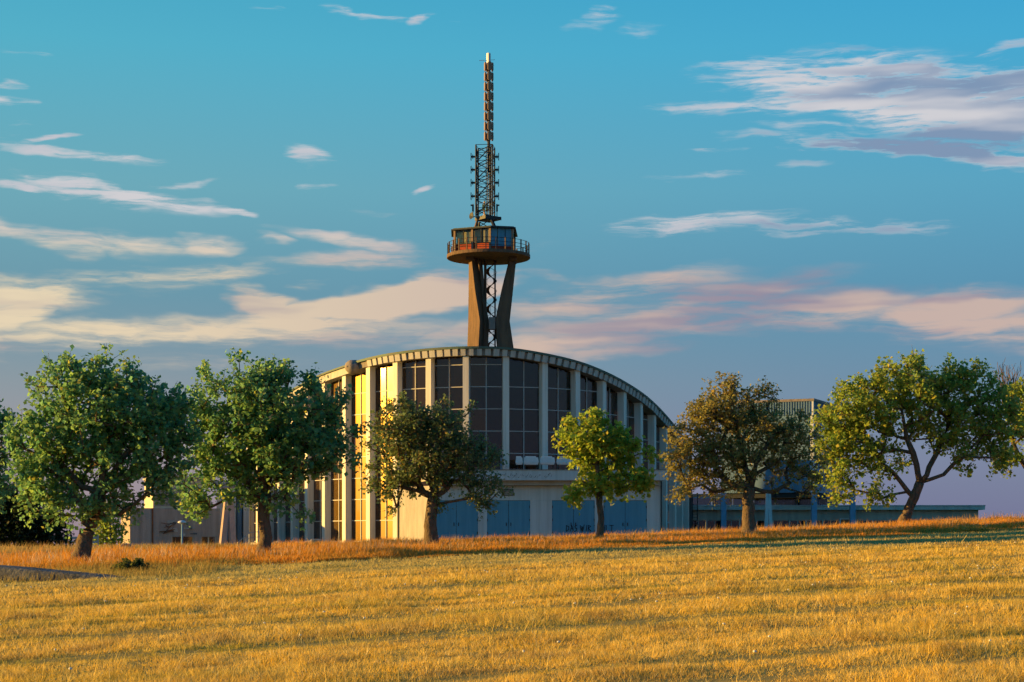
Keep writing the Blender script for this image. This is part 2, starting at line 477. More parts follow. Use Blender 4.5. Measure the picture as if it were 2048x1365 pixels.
def build_ground():
    def axis(lo, hi, dense_lo, dense_hi, step):
        a = list(np.arange(dense_lo, dense_hi + 1e-6, step))
        g = step; v = dense_hi
        while v < hi: g *= 1.35; v += g; a.append(min(v, hi))
        g = step; v = dense_lo
        while v > lo: g *= 1.35; v -= g; a.insert(0, max(v, lo))
        return np.array(a)
    xs = axis(-9000, 9000, -45, 45, 0.9); ys = axis(-9000, 12000, 5, 110, 0.9)
    X, Y = np.meshgrid(xs, ys); Z = terr(X, Y)
    v = np.stack([X.ravel(), Y.ravel(), Z.ravel()], 1)
    nx = len(xs); ny = len(ys)
    i = np.arange(nx - 1)[None, :] + nx * np.arange(ny - 1)[:, None]
    f = np.stack([i, i + 1, i + 1 + nx, i + nx], -1).reshape(-1, 4)
    m = bpy.data.materials.new('field_soil'); m.use_nodes = True
    nt = m.node_tree; b = nt.nodes['Principled BSDF']; b.inputs['Roughness'].default_value = 1.0
    b.inputs['Specular IOR Level'].default_value = 0.05
    tc = nt.nodes.new('ShaderNodeTexCoord')
    n = nt.nodes.new('ShaderNodeTexNoise'); n.inputs['Scale'].default_value = 1.3; n.inputs['Detail'].default_value = 8
    n2 = nt.nodes.new('ShaderNodeTexNoise'); n2.inputs['Scale'].default_value = 22; n2.inputs['Detail'].default_value = 4
    nt.links.new(tc.outputs['Object'], n.inputs[0]); nt.links.new(tc.outputs['Object'], n2.inputs[0])
    mx = nt.nodes.new('ShaderNodeMix'); mx.data_type = 'RGBA'
    mx.inputs[6].default_value = (0.46, 0.33, 0.10, 1); mx.inputs[7].default_value = (0.33, 0.26, 0.07, 1)
    nt.links.new(n.outputs[0], mx.inputs[0])
    mx2 = nt.nodes.new('ShaderNodeMix'); mx2.data_type = 'RGBA'; mx2.blend_type = 'MULTIPLY'; mx2.inputs[0].default_value = .8
    cr = nt.nodes.new('ShaderNodeValToRGB'); cr.color_ramp.elements[0].position = .3; cr.color_ramp.elements[0].color = (.45, .45, .45, 1)
    cr.color_ramp.elements[1].position = .65
    nt.links.new(n2.outputs[0], cr.inputs[0])
    nt.links.new(mx.outputs[2], mx2.inputs[6]); nt.links.new(cr.outputs[0], mx2.inputs[7])
    nt.links.new(mx2.outputs[2], b.inputs['Base Color'])
    MATS['field_soil'] = m
    g = raw_mesh('ground', v, f, 'field_soil', kind='structure', smooth=True)
build_ground()

# ------------------------------------------------------------------ the hall
Y0 = 150.0
SP = 3.46
FLOOR = 1.40
def solve(start, pxs, sign):
    out = []; X, Y = start
    last = 0.0
    for px in pxs:
        lo, hi = 0.0, R(89)
        for _ in range(50):
            mid = (lo + hi) / 2
            nx, ny = X + sign * SP * math.cos(mid), Y + SP * math.sin(mid)
            q = 1024 + F * nx / ny
            if (q - px) * sign > 0: lo = mid
            else: hi = mid
        a = max((lo + hi) / 2, last * 0.9); last = a
        X, Y = X + sign * SP * math.cos(a), Y + SP * math.sin(a)
        out.append((X, Y))
    return out
PXR = [1089, 1154, 1207, 1248, 1281, 1308, 1331, 1349, 1363, 1375]
PXL = [858, 792, 738, 690, 649, 615, 586, 559, 536, 516, 497]
cL0 = (XW(932, Y0), Y0); cR0 = (XW(1012, Y0), Y0)
CR = [cR0] + solve(cR0, PXR, 1)
CL = [cL0] + solve(cL0, PXL, -1)
PTS = CL[::-1] + CR                       # left end ... front ... right end
NL = len(CL); NP = len(PTS)
TOPX = [440, 497, 516, 536, 559, 586, 615, 649, 690, 738, 792, 858, 932, 1012, 1089, 1154, 1207, 1248, 1281, 1308, 1331, 1349, 1363, 1375, 1400]
TOPY = [872, 850, 840, 828, 815, 800, 784, 767, 752, 737, 726, 718, 714, 716, 728, 744, 765, 787, 809, 833, 858, 880, 898, 914, 940]
def ztop(x, y):
    px = 1024 + F * x / y
    return ZW(float(np.interp(px, TOPX, TOPY)), y)
NRM = []
for i in range(NP):
    a = Vector(PTS[max(i - 1, 0)]); b = Vector(PTS[min(i + 1, NP - 1)])
    d = (b - a).normalized(); NRM.append(Vector((d.y, -d.x)))       # outward
ZT = [ztop(*p) for p in PTS]
ANNEX_ROOF = ZW(942, 148.0)

def off(i, d): return (PTS[i][0] + NRM[i].x * d, PTS[i][1] + NRM[i].y * d)
def catmull(vals, sub):
    out = []
    n = len(vals)
    for i in range(n - 1):
        p0, p1, p2, p3 = vals[max(i - 1, 0)], vals[i], vals[i + 1], vals[min(i + 2, n - 1)]
        for k in range(sub):
            t = k / sub
            out.append(tuple(0.5 * ((2 * b) + (-a + c) * t + (2 * a - 5 * b + 4 * c - d) * t * t + (-a + 3 * b - 3 * c + d) * t ** 3) for a, b, c, d in zip(p0, p1, p2, p3)))
    out.append(tuple(vals[-1])); return out

def build_hall():
    root = thing('transmitter_hall', 'curved concrete hall with white fins, tall dark glazing and arched roof', 'building', (0, 155, FLOOR))
    iL = NL - 1                     # index of column 932
    # which columns stand behind the annex: those between px 800 and 1322
    def pxof(i): return 1024 + F * PTS[i][0] / PTS[i][1]
    base = []
    for i in range(NP):
        p = pxof(i)
        base.append(ANNEX_ROOF - 0.35 if 800 < p < 1318 else 1.62)
    for i in range(NP):
        n = NRM[i]; t = (-n.y, n.x)
        c = off(i, -0.36)
        h = ZT[i] + 0.12 - base[i]
        w = 0.52 if i != 0 else .5
        MB().box((c[0], c[1], base[i] + h / 2), (w, 0.98, h), t).build('column', 'white_paint', root)
    # glazing bays
    step = 1.905; zref = ZW(773, Y0)
    for i in range(NP - 1):
        a = Vector(off(i, -0.52)); b = Vector(off(i + 1, -0.52))
        d = (b - a).normalized(); nn = Vector((d.y, -d.x))
        a = a + d * 0.275; b = b - d * 0.275
        za, zb = ZT[i] + .02, ZT[i + 1] + .02
        zb0 = max(base[i], base[i + 1]) if max(base[i], base[i + 1]) > 3 else 1.66
        if (base[i] > 3) != (base[i + 1] > 3): zb0 = min(base[i], base[i + 1])
        zb0 += 0.02
        L = (b - a).length
        def P(s, z, dep=0.0):
            q = a + d * s + nn * dep
            return (q.x, q.y, z)
        def top(s): return za + (zb - za) * s / L - 0.10
        fr = MB()
        def bar(s0, s1, z0, z1, dep=.07):
            fr.hexa([P(s0, z0, dep), P(s1, z0, dep), P(s1, z0, -.05), P(s0, z0, -.05)], [P(s0, z1, dep), P(s1, z1, dep), P(s1, z1, -.05), P(s0, z1, -.05)])
        rows = []
        z = zref
        while z > zb0 + 0.5: rows.append(z); z -= step
        z = zref + step
        while z < min(za, zb) - .3: rows.insert(0, z); z += step
        rows = sorted(rows)
        mw = 0.075
        m = L / 2
        fr.hexa([P(m - mw / 2, zb0, .09), P(m + mw / 2, zb0, .09), P(m + mw / 2, zb0, -.06), P(m - mw / 2, zb0, -.06)],
                [P(m - mw / 2, top(m - mw / 2) + .09, .09), P(m + mw / 2, top(m + mw / 2) + .09, .09), P(m + mw / 2, top(m) + .09, -.06), P(m - mw / 2, top(m) + .09, -.06)])
        for z in rows:
            if z < min(top(0), top(L)) - 0.25:
                bar(0.0, m - mw / 2 - .002, z - .035, z + .035); bar(m + mw / 2 + .002, L, z - .035, z + .035)
        bar(0.0, m - mw / 2 - .002, zb0, zb0 + .09, .075); bar(m + mw / 2 + .002, L, zb0, zb0 + .09, .075)
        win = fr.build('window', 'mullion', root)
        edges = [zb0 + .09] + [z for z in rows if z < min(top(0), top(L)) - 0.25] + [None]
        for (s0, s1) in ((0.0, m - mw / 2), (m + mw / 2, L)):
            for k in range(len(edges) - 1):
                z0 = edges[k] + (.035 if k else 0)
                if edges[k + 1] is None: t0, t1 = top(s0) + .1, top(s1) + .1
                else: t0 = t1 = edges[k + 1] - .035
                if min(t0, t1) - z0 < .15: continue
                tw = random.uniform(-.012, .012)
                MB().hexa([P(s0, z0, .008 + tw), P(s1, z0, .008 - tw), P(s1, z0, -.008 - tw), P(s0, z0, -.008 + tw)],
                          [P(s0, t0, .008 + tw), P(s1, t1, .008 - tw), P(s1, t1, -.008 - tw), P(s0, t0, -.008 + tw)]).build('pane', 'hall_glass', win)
    # edge beam round the column heads, smooth curve
    line = [(PTS[i][0], PTS[i][1], ZT[i], NRM[i].x, NRM[i].y) for i in range(NP)]
    sub = 6
    fine = catmull(line, sub)
    def strip(d0, d1, z0, z1, lo, hi, step=1):
        m_ = MB(); idx = list(range(lo, hi + 1, step)); vs_ = []
        for k in idx:
            x, y, z, nx, ny = fine[k]
            vs_ += [(x + nx * d0, y + ny * d0, z + z0), (x + nx * d1, y + ny * d1, z + z0), (x + nx * d1, y + ny * d1, z + z1), (x + nx * d0, y + ny * d0, z + z1)]
        fs = []
        for q in range(len(idx) - 1):
            o = 4 * q
            for e in range(4): fs.append((o + e, o + (e + 1) % 4, o + 4 + (e + 1) % 4, o + 4 + e))
        fs += [(0, 1, 2, 3), tuple(4 * (len(idx) - 1) + e for e in (3, 2, 1, 0))]
        return m_.add(vs_, fs)
    last = len(fine) - 1
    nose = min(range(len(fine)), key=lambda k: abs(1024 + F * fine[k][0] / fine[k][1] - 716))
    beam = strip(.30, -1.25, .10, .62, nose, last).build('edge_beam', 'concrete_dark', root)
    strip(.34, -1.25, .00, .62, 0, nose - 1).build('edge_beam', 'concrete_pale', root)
    # proud blocks along the front edge beam
    acc = 0.0; prev = None; cnt = 0
    seg = catmull(line, 40)
    nose40 = min(range(len(seg)), key=lambda k: abs(1024 + F * seg[k][0] / seg[k][1] - 735))
    pos = []; acc = 0; prev = Vector(seg[nose40][:3])
    for k in range(nose40, len(seg)):
        c = Vector(seg[k][:3]); acc += (c - prev).length; prev = c
        if acc > .66: pos.append(k); acc = 0
    for k in pos:
        x, y, z, nx, ny = seg[k]
        x2, y2, z2 = seg[min(k + 1, len(seg) - 1)][:3]; x1, y1, z1 = seg[k - 1][:3]
        tv = Vector((x2 - x1, y2 - y1, z2 - z1)).normalized()
        nv = Vector((nx, ny, 0)).normalized(); up = nv.cross(tv); up = up if up.z > 0 else -up
        hw = random.uniform(.20, .27); dp = random.uniform(.40, .46)
        def Q(s, d, u): return Vector((x, y, z)) + tv * s + nv * d + up * u
        lo_, hi_ = .06 + random.uniform(-.02, .02), .64
        bl = MB().hexa([Q(-hw, dp - .06, lo_), Q(hw, dp - .06, lo_), Q(hw, .29, lo_), Q(-hw, .29, lo_)],
                  [Q(-hw, dp + .03, hi_), Q(hw, dp + .03, hi_), Q(hw, .29, hi_), Q(-hw, .29, hi_)])
        bl.build('fascia_block', 'concrete_pale', beam)
    # rolled end of the front edge beam
    x, y, z, nx, ny = fine[nose]
    nv = Vector((nx, ny, 0)).normalized(); tv = Vector((-ny, nx, 0)).normalized()
    c0 = Vector((x, y, z + .42)) + nv * .55
    m_ = MB(); prof = []
    N = 18
    rings = []
    for j, (dd, rr) in enumerate(((-1.9, .30), (-1.3, .56), (-.4, .64), (.15, .60), (.40, .45), (.50, .24), (.53, .05))):
        ring = []
        for k in range(N):
            a = 2 * math.pi * k / N
            ring.append(c0 + nv * dd + tv * math.cos(a) * rr * 1.15 + Vector((0, 0, 1)) * math.sin(a) * rr)
        rings.append(ring)
    vs_ = [p for r_ in rings for p in r_]
    fs = [(j * N + k, j * N + (k + 1) % N, (j + 1) * N + (k + 1) % N, (j + 1) * N + k) for j in range(len(rings) - 1) for k in range(N)]
    fs += [tuple(range(N)), tuple(range((len(rings) - 1) * N + N - 1, (len(rings) - 1) * N - 1, -1))]
    m_.add(vs_, fs).build('rolled_beam_end', 'concrete_dark', root, smooth=True)
    # roof skin: rim plus the sagging shell between left and right edges
    strip(.52, -1.3, .64, .84, nose, last).build('roof_rim', 'copper_roof', root)
    strip(.50, -1.3, .64, .80, 0, nose - 1).build('roof_rim', 'copper_roof', root)
    n = min(len(CL), len(CR)); K = 10
    fineL = catmull([(PTS[NL - 1 - k][0], PTS[NL - 1 - k][1], ZT[NL - 1 - k], NRM[NL - 1 - k].x, NRM[NL - 1 - k].y) for k in range(NL)], 3)
    fineR = catmull([(PTS[NL + k][0], PTS[NL + k][1], ZT[NL + k], NRM[NL + k].x, NRM[NL + k].y) for k in range(NP - NL)], 3)
    M = 30
    vs_ = []; fs = []; fl = []
    def samp(arr, u):
        f_ = u * (len(arr) - 1); i0 = min(int(f_), len(arr) - 2); t = f_ - i0
        return [p * (1 - t) + q * t for p, q in zip(arr[i0], arr[i0 + 1])]
    for j in range(M + 1):
        l = samp(fineL, j / M); r_ = samp(fineR, j / M)
        A = Vector((l[0] - l[3] * 1.0, l[1] - l[4] * 1.0, l[2])); B = Vector((r_[0] - r_[3] * 1.0, r_[1] - r_[4] * 1.0, r_[2]))
        for k in range(K + 1):
            t = k / K; p = A.lerp(B, t); p.z += .50 - 1.6 * 4 * t * (1 - t) * min(1, j / M * 2)
            vs_.append(tuple(p)); fl.append((p.x, p.y, FLOOR + .05))
    for j in range(M):
        for k in range(K):
            o = j * (K + 1) + k; fs.append((o, o + 1, o + K + 2, o + K + 1))
    nv_ = len(vs_)
    m_ = MB().add(vs_, fs); m_.add([(x, y, z + .16) for x, y, z in vs_], [f[::-1] for f in fs])
    m_.build('roof_shell', 'concrete_dark', root, smooth=True)
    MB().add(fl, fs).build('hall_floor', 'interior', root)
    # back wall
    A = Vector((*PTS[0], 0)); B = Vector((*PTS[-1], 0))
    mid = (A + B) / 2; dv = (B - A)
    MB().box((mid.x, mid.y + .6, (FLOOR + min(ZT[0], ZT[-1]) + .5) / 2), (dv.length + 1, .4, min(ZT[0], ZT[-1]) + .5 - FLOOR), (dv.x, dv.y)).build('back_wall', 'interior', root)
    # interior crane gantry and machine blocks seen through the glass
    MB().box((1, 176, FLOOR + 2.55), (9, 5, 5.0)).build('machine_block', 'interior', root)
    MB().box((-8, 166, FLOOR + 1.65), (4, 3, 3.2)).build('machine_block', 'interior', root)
    for k in (2, 5, 8):
        l = CL[k]; r_ = CR[k]
        MB().tube((l[0] + 1.2, l[1], ZT[NL - 1 - k] - .8), (r_[0] - 1.2, r_[1], FLOOR + 3.5), .16, n=6).build('stay', 'rusty_metal', root)
    # plinth under the left flank
    def low_strip(lo, hi, d0, d1, z0, z1):
        m2 = MB(); vs2 = []; idx = list(range(lo, hi + 1))
        for k in idx:
            n_ = NRM[k]; x, y = PTS[k]
            vs2 += [(x + n_.x * d0, y + n_.y * d0, z0), (x + n_.x * d1, y + n_.y * d1, z0), (x + n_.x * d1, y + n_.y * d1, z1), (x + n_.x * d0, y + n_.y * d0, z1)]
        fs2 = []
        for q in range(len(idx) - 1):
            o = 4 * q
            for e in range(4): fs2.append((o + e, o + (e + 1) % 4, o + 4 + (e + 1) % 4, o + 4 + e))
        fs2 += [(0, 1, 2, 3), tuple(4 * (len(idx) - 1) + e for e in (3, 2, 1, 0))]
        return m2.add(vs2, fs2)
    k792 = NL - 1 - 2
    low_strip(0, k792, .55, -1.4, .3, 1.615).build('plinth', 'concrete_pale', root)
    low_strip(NP - 4, NP - 1, .5, -1.4, .5, 1.615).build('plinth', 'concrete_pale', root)
    # drain pipe at the step between flank and annex
    p = W(797.5, 1085, 151.2)
    MB().tube((p.x, p.y, .8), (p.x, p.y, ZW(985, p.y)), .09, n=8).build('drain_pipe', 'dark_steel', root)
    p = W(1321.5, 1085, 147.2)
    return root
hall = build_hall()

# ------------------------------------------------------------------ annex with blue gates
def build_annex():
    Yw = 147.6
    root = thing('gate_annex', 'low flat-roofed annex with blue double gates and graffiti', 'building', (XW(1095, Yw), Yw + 1, 1.0))
    xl, xr = XW(862, Yw), XW(1321, Yw)
    ztopw = ZW(972, Yw); zdoor = ZW(1001, Yw); zb = ZW(1081, Yw)
    gates = [(869, 956), (974, 1060.5), (1104, 1189.5), (1207, 1294)]
    wl = MB()
    wl.box(((xl + xr) / 2, Yw + .22, (zdoor + ztopw) / 2), (xr - xl, .4, ztopw - zdoor))
    cur = 862
    for g in gates + [(1321, None)]:
        a, b = XW(cur, Yw), XW(g[0], Yw)
        wl.box(((a + b) / 2, Yw + .22, (zb + zdoor) / 2 - .003), (b - a, .4, zdoor - zb - .006))
        cur = g[1]
    # right flank wall, back to the hall
    wl.hexa([(xr - .4, Yw + .43, zb), (xr, Yw + .43, zb), (xr + .2, Yw + 13.5, zb), (xr - .2, Yw + 13.5, zb)], [(xr - .4, Yw + .43, ztopw), (xr, Yw + .43, ztopw), (xr + .2, Yw + 13.5, ztopw), (xr - .2, Yw + 13.5, ztopw)])
    wl.build('wall', 'concrete_cool', root)
    # angled left wall of bare concrete
    q = PTS[NL - 1 - 2]; n_ = NRM[NL - 1 - 2]
    ax, ay = q[0] + n_.x * .2, q[1] + n_.y * .2
    bx, by = xl, Yw
    ax, ay = XW(799, 151.0), 151.0
    MB().hexa([(ax, ay, .8), (bx - .005, by, .8), (bx - .005, by + .45, .8), (ax + .2, ay + .45, .8)], [(ax, ay, ztopw), (bx - .005, by, ztopw), (bx - .005, by + .45, ztopw), (ax + .2, ay + .45, ztopw)]).build('side_wall', 'concrete', root)
    MB().hexa([(ax - .06, ay - .06, .6), (bx - .06, by - .12, .6), (bx - .01, by - .01, .6), (ax - .01, ay - .01, .6)], [(ax - .06, ay - .06, 1.55), (bx - .06, by - .12, 1.55), (bx - .01, by - .01, 1.55), (ax - .01, ay - .01, 1.55)]).build('side_footing', 'concrete_pale', root)
    # gates: two leaves each
    for gi, (a, b) in enumerate(gates):
        xa, xb = XW(a, Yw), XW(b, Yw); xm = (xa + xb) / 2
        for (u, v_, hs) in ((xa, xm - .012, 1), (xm + .012, xb, -1)):
            lf = MB().box(((u + v_) / 2, Yw + .12, (zb + .02 + zdoor - .01) / 2), (v_ - u - .01, .08, zdoor - zb - .05)).build('gate_leaf', 'blue_door', root)
            hz = zb + 1.35
            hx = v_ - .18 if hs == 1 else u + .18
            MB().box((hx, Yw + .055, hz), (.07, .05, .28)).build('handle', 'dark_steel', lf)
            ex = u + .05 if hs == 1 else v_ - .05
            hm = MB()
            for zz in (.5, 1.6, 2.7): hm.tube((ex, Yw + .07, zb + zz), (ex, Yw + .07, zb + zz + .22), .03, n=6)
            hm.build('hinge', 'dark_steel', lf)
        MB().box((xm, Yw + .35, (zb + zdoor) / 2), (xb - xa - .1, .06, zdoor - zb - .1)).build('gate_backing', 'interior', root)
    # brick plinth
    MB().box(((xl + xr) / 2, Yw + .12, zb - .55), (xr - xl + .08, .5, 1.09)).build('plinth', 'plinth_brick', root)
    # canopy: parapet band, beam below it, roof deck
    Yc = 146.4
    cxl, cxr = XW(868, Yc), XW(1331, Yc)
    z1, z0 = ZW(941, Yc), ZW(961, Yc)
    MB().hexa([(cxl, Yc, z0), (cxr, Yc, z0), (cxr, Yc + .25, z0), (cxl - .1, Yc + .25, z0)], [(cxl, Yc, z1), (cxr, Yc, z1), (cxr, Yc + .25, z1), (cxl - .1, Yc + .25, z1)]).build('parapet', 'concrete_cool', root)
    MB().box(((cxl + cxr) / 2, Yc + .13, z1 + .04), (cxr - cxl + .1, .36, .07)).build('coping', 'concrete_dark', root)
    MB().hexa([(cxl + .3, Yc + .55, z0 - .40), (cxr - .4, Yc + .55, z0 - .40), (cxr - .4, Yc + 1.1, z0 - .40), (cxl + .3, Yc + 1.1, z0 - .40)],
              [(cxl + .3, Yc + .55, z0 + .02), (cxr - .4, Yc + .55, z0 + .02), (cxr - .4, Yc + 1.1, z0 + .02), (cxl + .3, Yc + 1.1, z0 + .02)]).build('beam', 'concrete', root)
    MB().hexa([(cxl - .1, Yc + .26, z0 + .05), (cxr, Yc + .26, z0 + .05), (cxr, Yc + 8, z0 + .05), (cxl - 1.5, Yc + 6, z0 + .05)],
              [(cxl - .1, Yc + .26, z1 - .35), (cxr, Yc + .26, z1 - .35), (cxr, Yc + 8, z1 - .35), (cxl - 1.5, Yc + 6, z1 - .35)]).build('roof_deck', 'concrete', root)
    # small vent window under the canopy
    vx0, vx1 = XW(1007, Yw), XW(1027, Yw); vz0, vz1 = ZW(992, Yw), ZW(979, Yw)
    vw = MB()
    for (x0, x1, a, b) in ((vx0, vx1, vz0, vz0 + .05), (vx0, vx1, vz1 - .05, vz1), (vx0, vx0 + .05, vz0 + .051, vz1 - .051), (vx1 - .05, vx1, vz0 + .051, vz1 - .051)):
        vw.box(((x0 + x1) / 2, Yw - .02, (a + b) / 2), (x1 - x0, .08, b - a))
    win = vw.build('window', 'dark_steel', root)
    MB().box(((vx0 + vx1) / 2, Yw - .008, (vz0 + vz1) / 2), (vx1 - vx0 - .1, .016, vz1 - vz0 - .1)).build('pane', 'louver', win)
    # downpipe at the right corner
    MB().tube((xr + .06, Yw - .06, .9), (xr + .06, Yw - .06, z0 - .05), .06, n=8).build('drain_pipe', 'dark_steel', root)
    # spray-painted words on the gates
    gm = MB()
    gy = Yw + .074
    def stroke(pts, r=.035):
        for p, q_ in zip(pts, pts[1:]):
            p = Vector((p[0], gy, p[1])); q_ = Vector((q_[0], gy, q_[1])); d = (q_ - p); d_ = d.normalized(); n2 = Vector((-d_.z, 0, d_.x)) * r
            p = p - d_ * r * .6; q_ = q_ + d_ * r * .6
            y_ = Vector((0, .004, 0))
            gm.hexa([p - n2 - y_, q_ - n2 - y_, q_ - n2 + y_, p - n2 + y_], [p + n2 - y_, q_ + n2 - y_, q_ + n2 + y_, p + n2 + y_])
    LET = {'D': [[(0, 0), (.05, 1), (.75, .7), (.7, .25), (0, 0)]], 'A': [[(0, 0), (.45, 1), (.85, 0)], [(.2, .4), (.7, .4)]], 'S': [[(.8, .95), (.2, .85), (.25, .55), (.75, .45), (.6, .05), (0, 0)]],
           'W': [[(0, 1), (.2, 0), (.5, .8), (.7, 0), (1.1, 1)]], 'I': [[(.2, 0), (.45, 1)]], 'R': [[(0, 0), (.1, 1), (.75, .8), (.1, .5), (.8, 0)]], 'Z': [[(0, 1), (.8, 1), (0, 0), (.85, 0)]],
           'H': [[(0, 0), (.05, 1)], [(.7, 0), (.8, 1)], [(0, .5), (.75, .55)]], 'L': [[(.05, 1), (0, 0), (.7, .05)]], 'T': [[(0, 1), (.95, .95)], [(.5, 1), (.4, 0)]],
           'Q': [[(0, 0), (.45, .9), (.85, 0)], [(.2, .35), (.7, .35)], [(.2, 1.08), (.26, 1.16)], [(.6, 1.08), (.66, 1.16)]]}
    px = 1132.5; zb2, hh = ZW(1063, Yw), .50
    for ch in 'DAS WIR ZQHLT':
        if ch == ' ': px += 4.2; continue
        wd = 8.0 if ch != 'I' else 5.5
        sc = .30
        ox = XW(px, Yw)
        # letters skip the pier between the gates
        for st in LET[ch]:
            stroke([(ox + u * sc, zb2 + v_ * hh + .06 * (u - .3)) for u, v_ in st], .032)
        if ch in 'AWRT': stroke([(ox + .16, zb2 + .05), (ox + .15, zb2 - .42)], .022)
        px += wd + (2.0 if ch == 'W' else 0)
    gm.build('graffiti', 'black_paint', root)
    # faint scrawl on the parapet
    gm = MB(); gy = Yc - .004
    rnd = random.Random(4)
    for k in range(30):
        cx = XW(1003 + k * 3.4 + rnd.uniform(-1, 1), Yc)
        if rnd.random() < .3: continue
        zz = z0 + .28 + rnd.uniform(-.1, .1)
        hgt = rnd.uniform(.1, .26)
        stroke([(cx, zz), (cx + rnd.uniform(.02, .14), zz + hgt), (cx + rnd.uniform(0.05, .2), zz + rnd.uniform(0, hgt))], .014)
    for k in range(3):
        gy = Yw + .014
        cx = XW(1030 + 3.4 * k, Yw); zz = ZW(996, Yw)
    gm.build('scrawl', 'slab_dark', root)
    return root, ANNEX_ROOF
annex, _ = build_annex()

def build_roof_units():
    zr = ZW(941, 146.4) - .35
    Yu = 147.3
    lab = ['white rooftop unit beside a bare gap in the row', 'second white rooftop unit along the annex row', 'third white rooftop unit along the annex row', 'fourth white rooftop unit along the annex row', 'end white rooftop unit behind the small bright tree']
    spans = [(1031, 1046), (1047.5, 1077.5), (1080, 1110), (1113, 1143), (1146, 1170)]
    lab[0] = 'narrow white rooftop unit catching sun on its end'
    for k, (a, b) in enumerate(spans):
        xa, xb = XW(a, Yu), XW(b, Yu); z0, z1 = ZW(929.5, Yu), ZW(915, Yu)
        r_ = thing('rooftop_unit', lab[k], 'ventilation unit', ((xa + xb) / 2, Yu + .4, zr), 'white units in a row on the annex roof')
        c = .07
        MB().hexa([(xa + c, Yu, z0), (xb - c, Yu, z0), (xb - c, Yu + .9, z0), (xa + c, Yu + .9, z0)], [(xa, Yu - .04, z0 + .2), (xb, Yu - .04, z0 + .2), (xb, Yu + .94, z0 + .2), (xa, Yu + .94, z0 + .2)]).build('drip_tray', 'unit_white', r_)
        MB().hexa([(xa, Yu, z0 + .202), (xb, Yu, z0 + .202), (xb, Yu + .9, z0 + .202), (xa, Yu + .9, z0 + .202)], [(xa + .05, Yu + .03, z1), (xb - .05, Yu + .03, z1), (xb - .05, Yu + .87, z1), (xa + .05, Yu + .87, z1)]).build('casing', 'unit_white', r_)
        MB().box(((xa + xb) / 2 - .05, Yu + .45, z1 + .05), ((xb - xa) * .7, .6, .1)).build('fan_hood', 'unit_white', r_)
        for sx in (xa + .15, xb - .15):
            for sy in (Yu + .1, Yu + .8):
                MB().box((sx, sy, (zr + z0) / 2), (.06, .06, z0 - zr)).build('leg', 'dark_steel', r_)
    xa, xb = XW(966, Yu), XW(1003, Yu)
    r_ = thing('blue_cabinet', 'dark cabinet with blue steel frame on the annex roof', 'cabinet', ((xa + xb) / 2, Yu + .4, zr))
    z1 = ZW(916.5, Yu)
    MB().box(((xa + xb) / 2, Yu + .5, (zr + z1) / 2 - .02), (xb - xa - .14, .9, z1 - zr - .06)).build('body', 'interior', r_)
    MB().box(((xa + xb) / 2, Yu + .5, z1), (xb - xa, 1.05, .08)).build('lid', 'blue_steel', r_)
    for sx in (xa + .04, xb - .04):
        MB().box((sx, Yu + .02, (zr + z1 - .04) / 2), (.08, .08, z1 - .04 - zr)).build('post', 'blue_steel', r_)
build_roof_units()

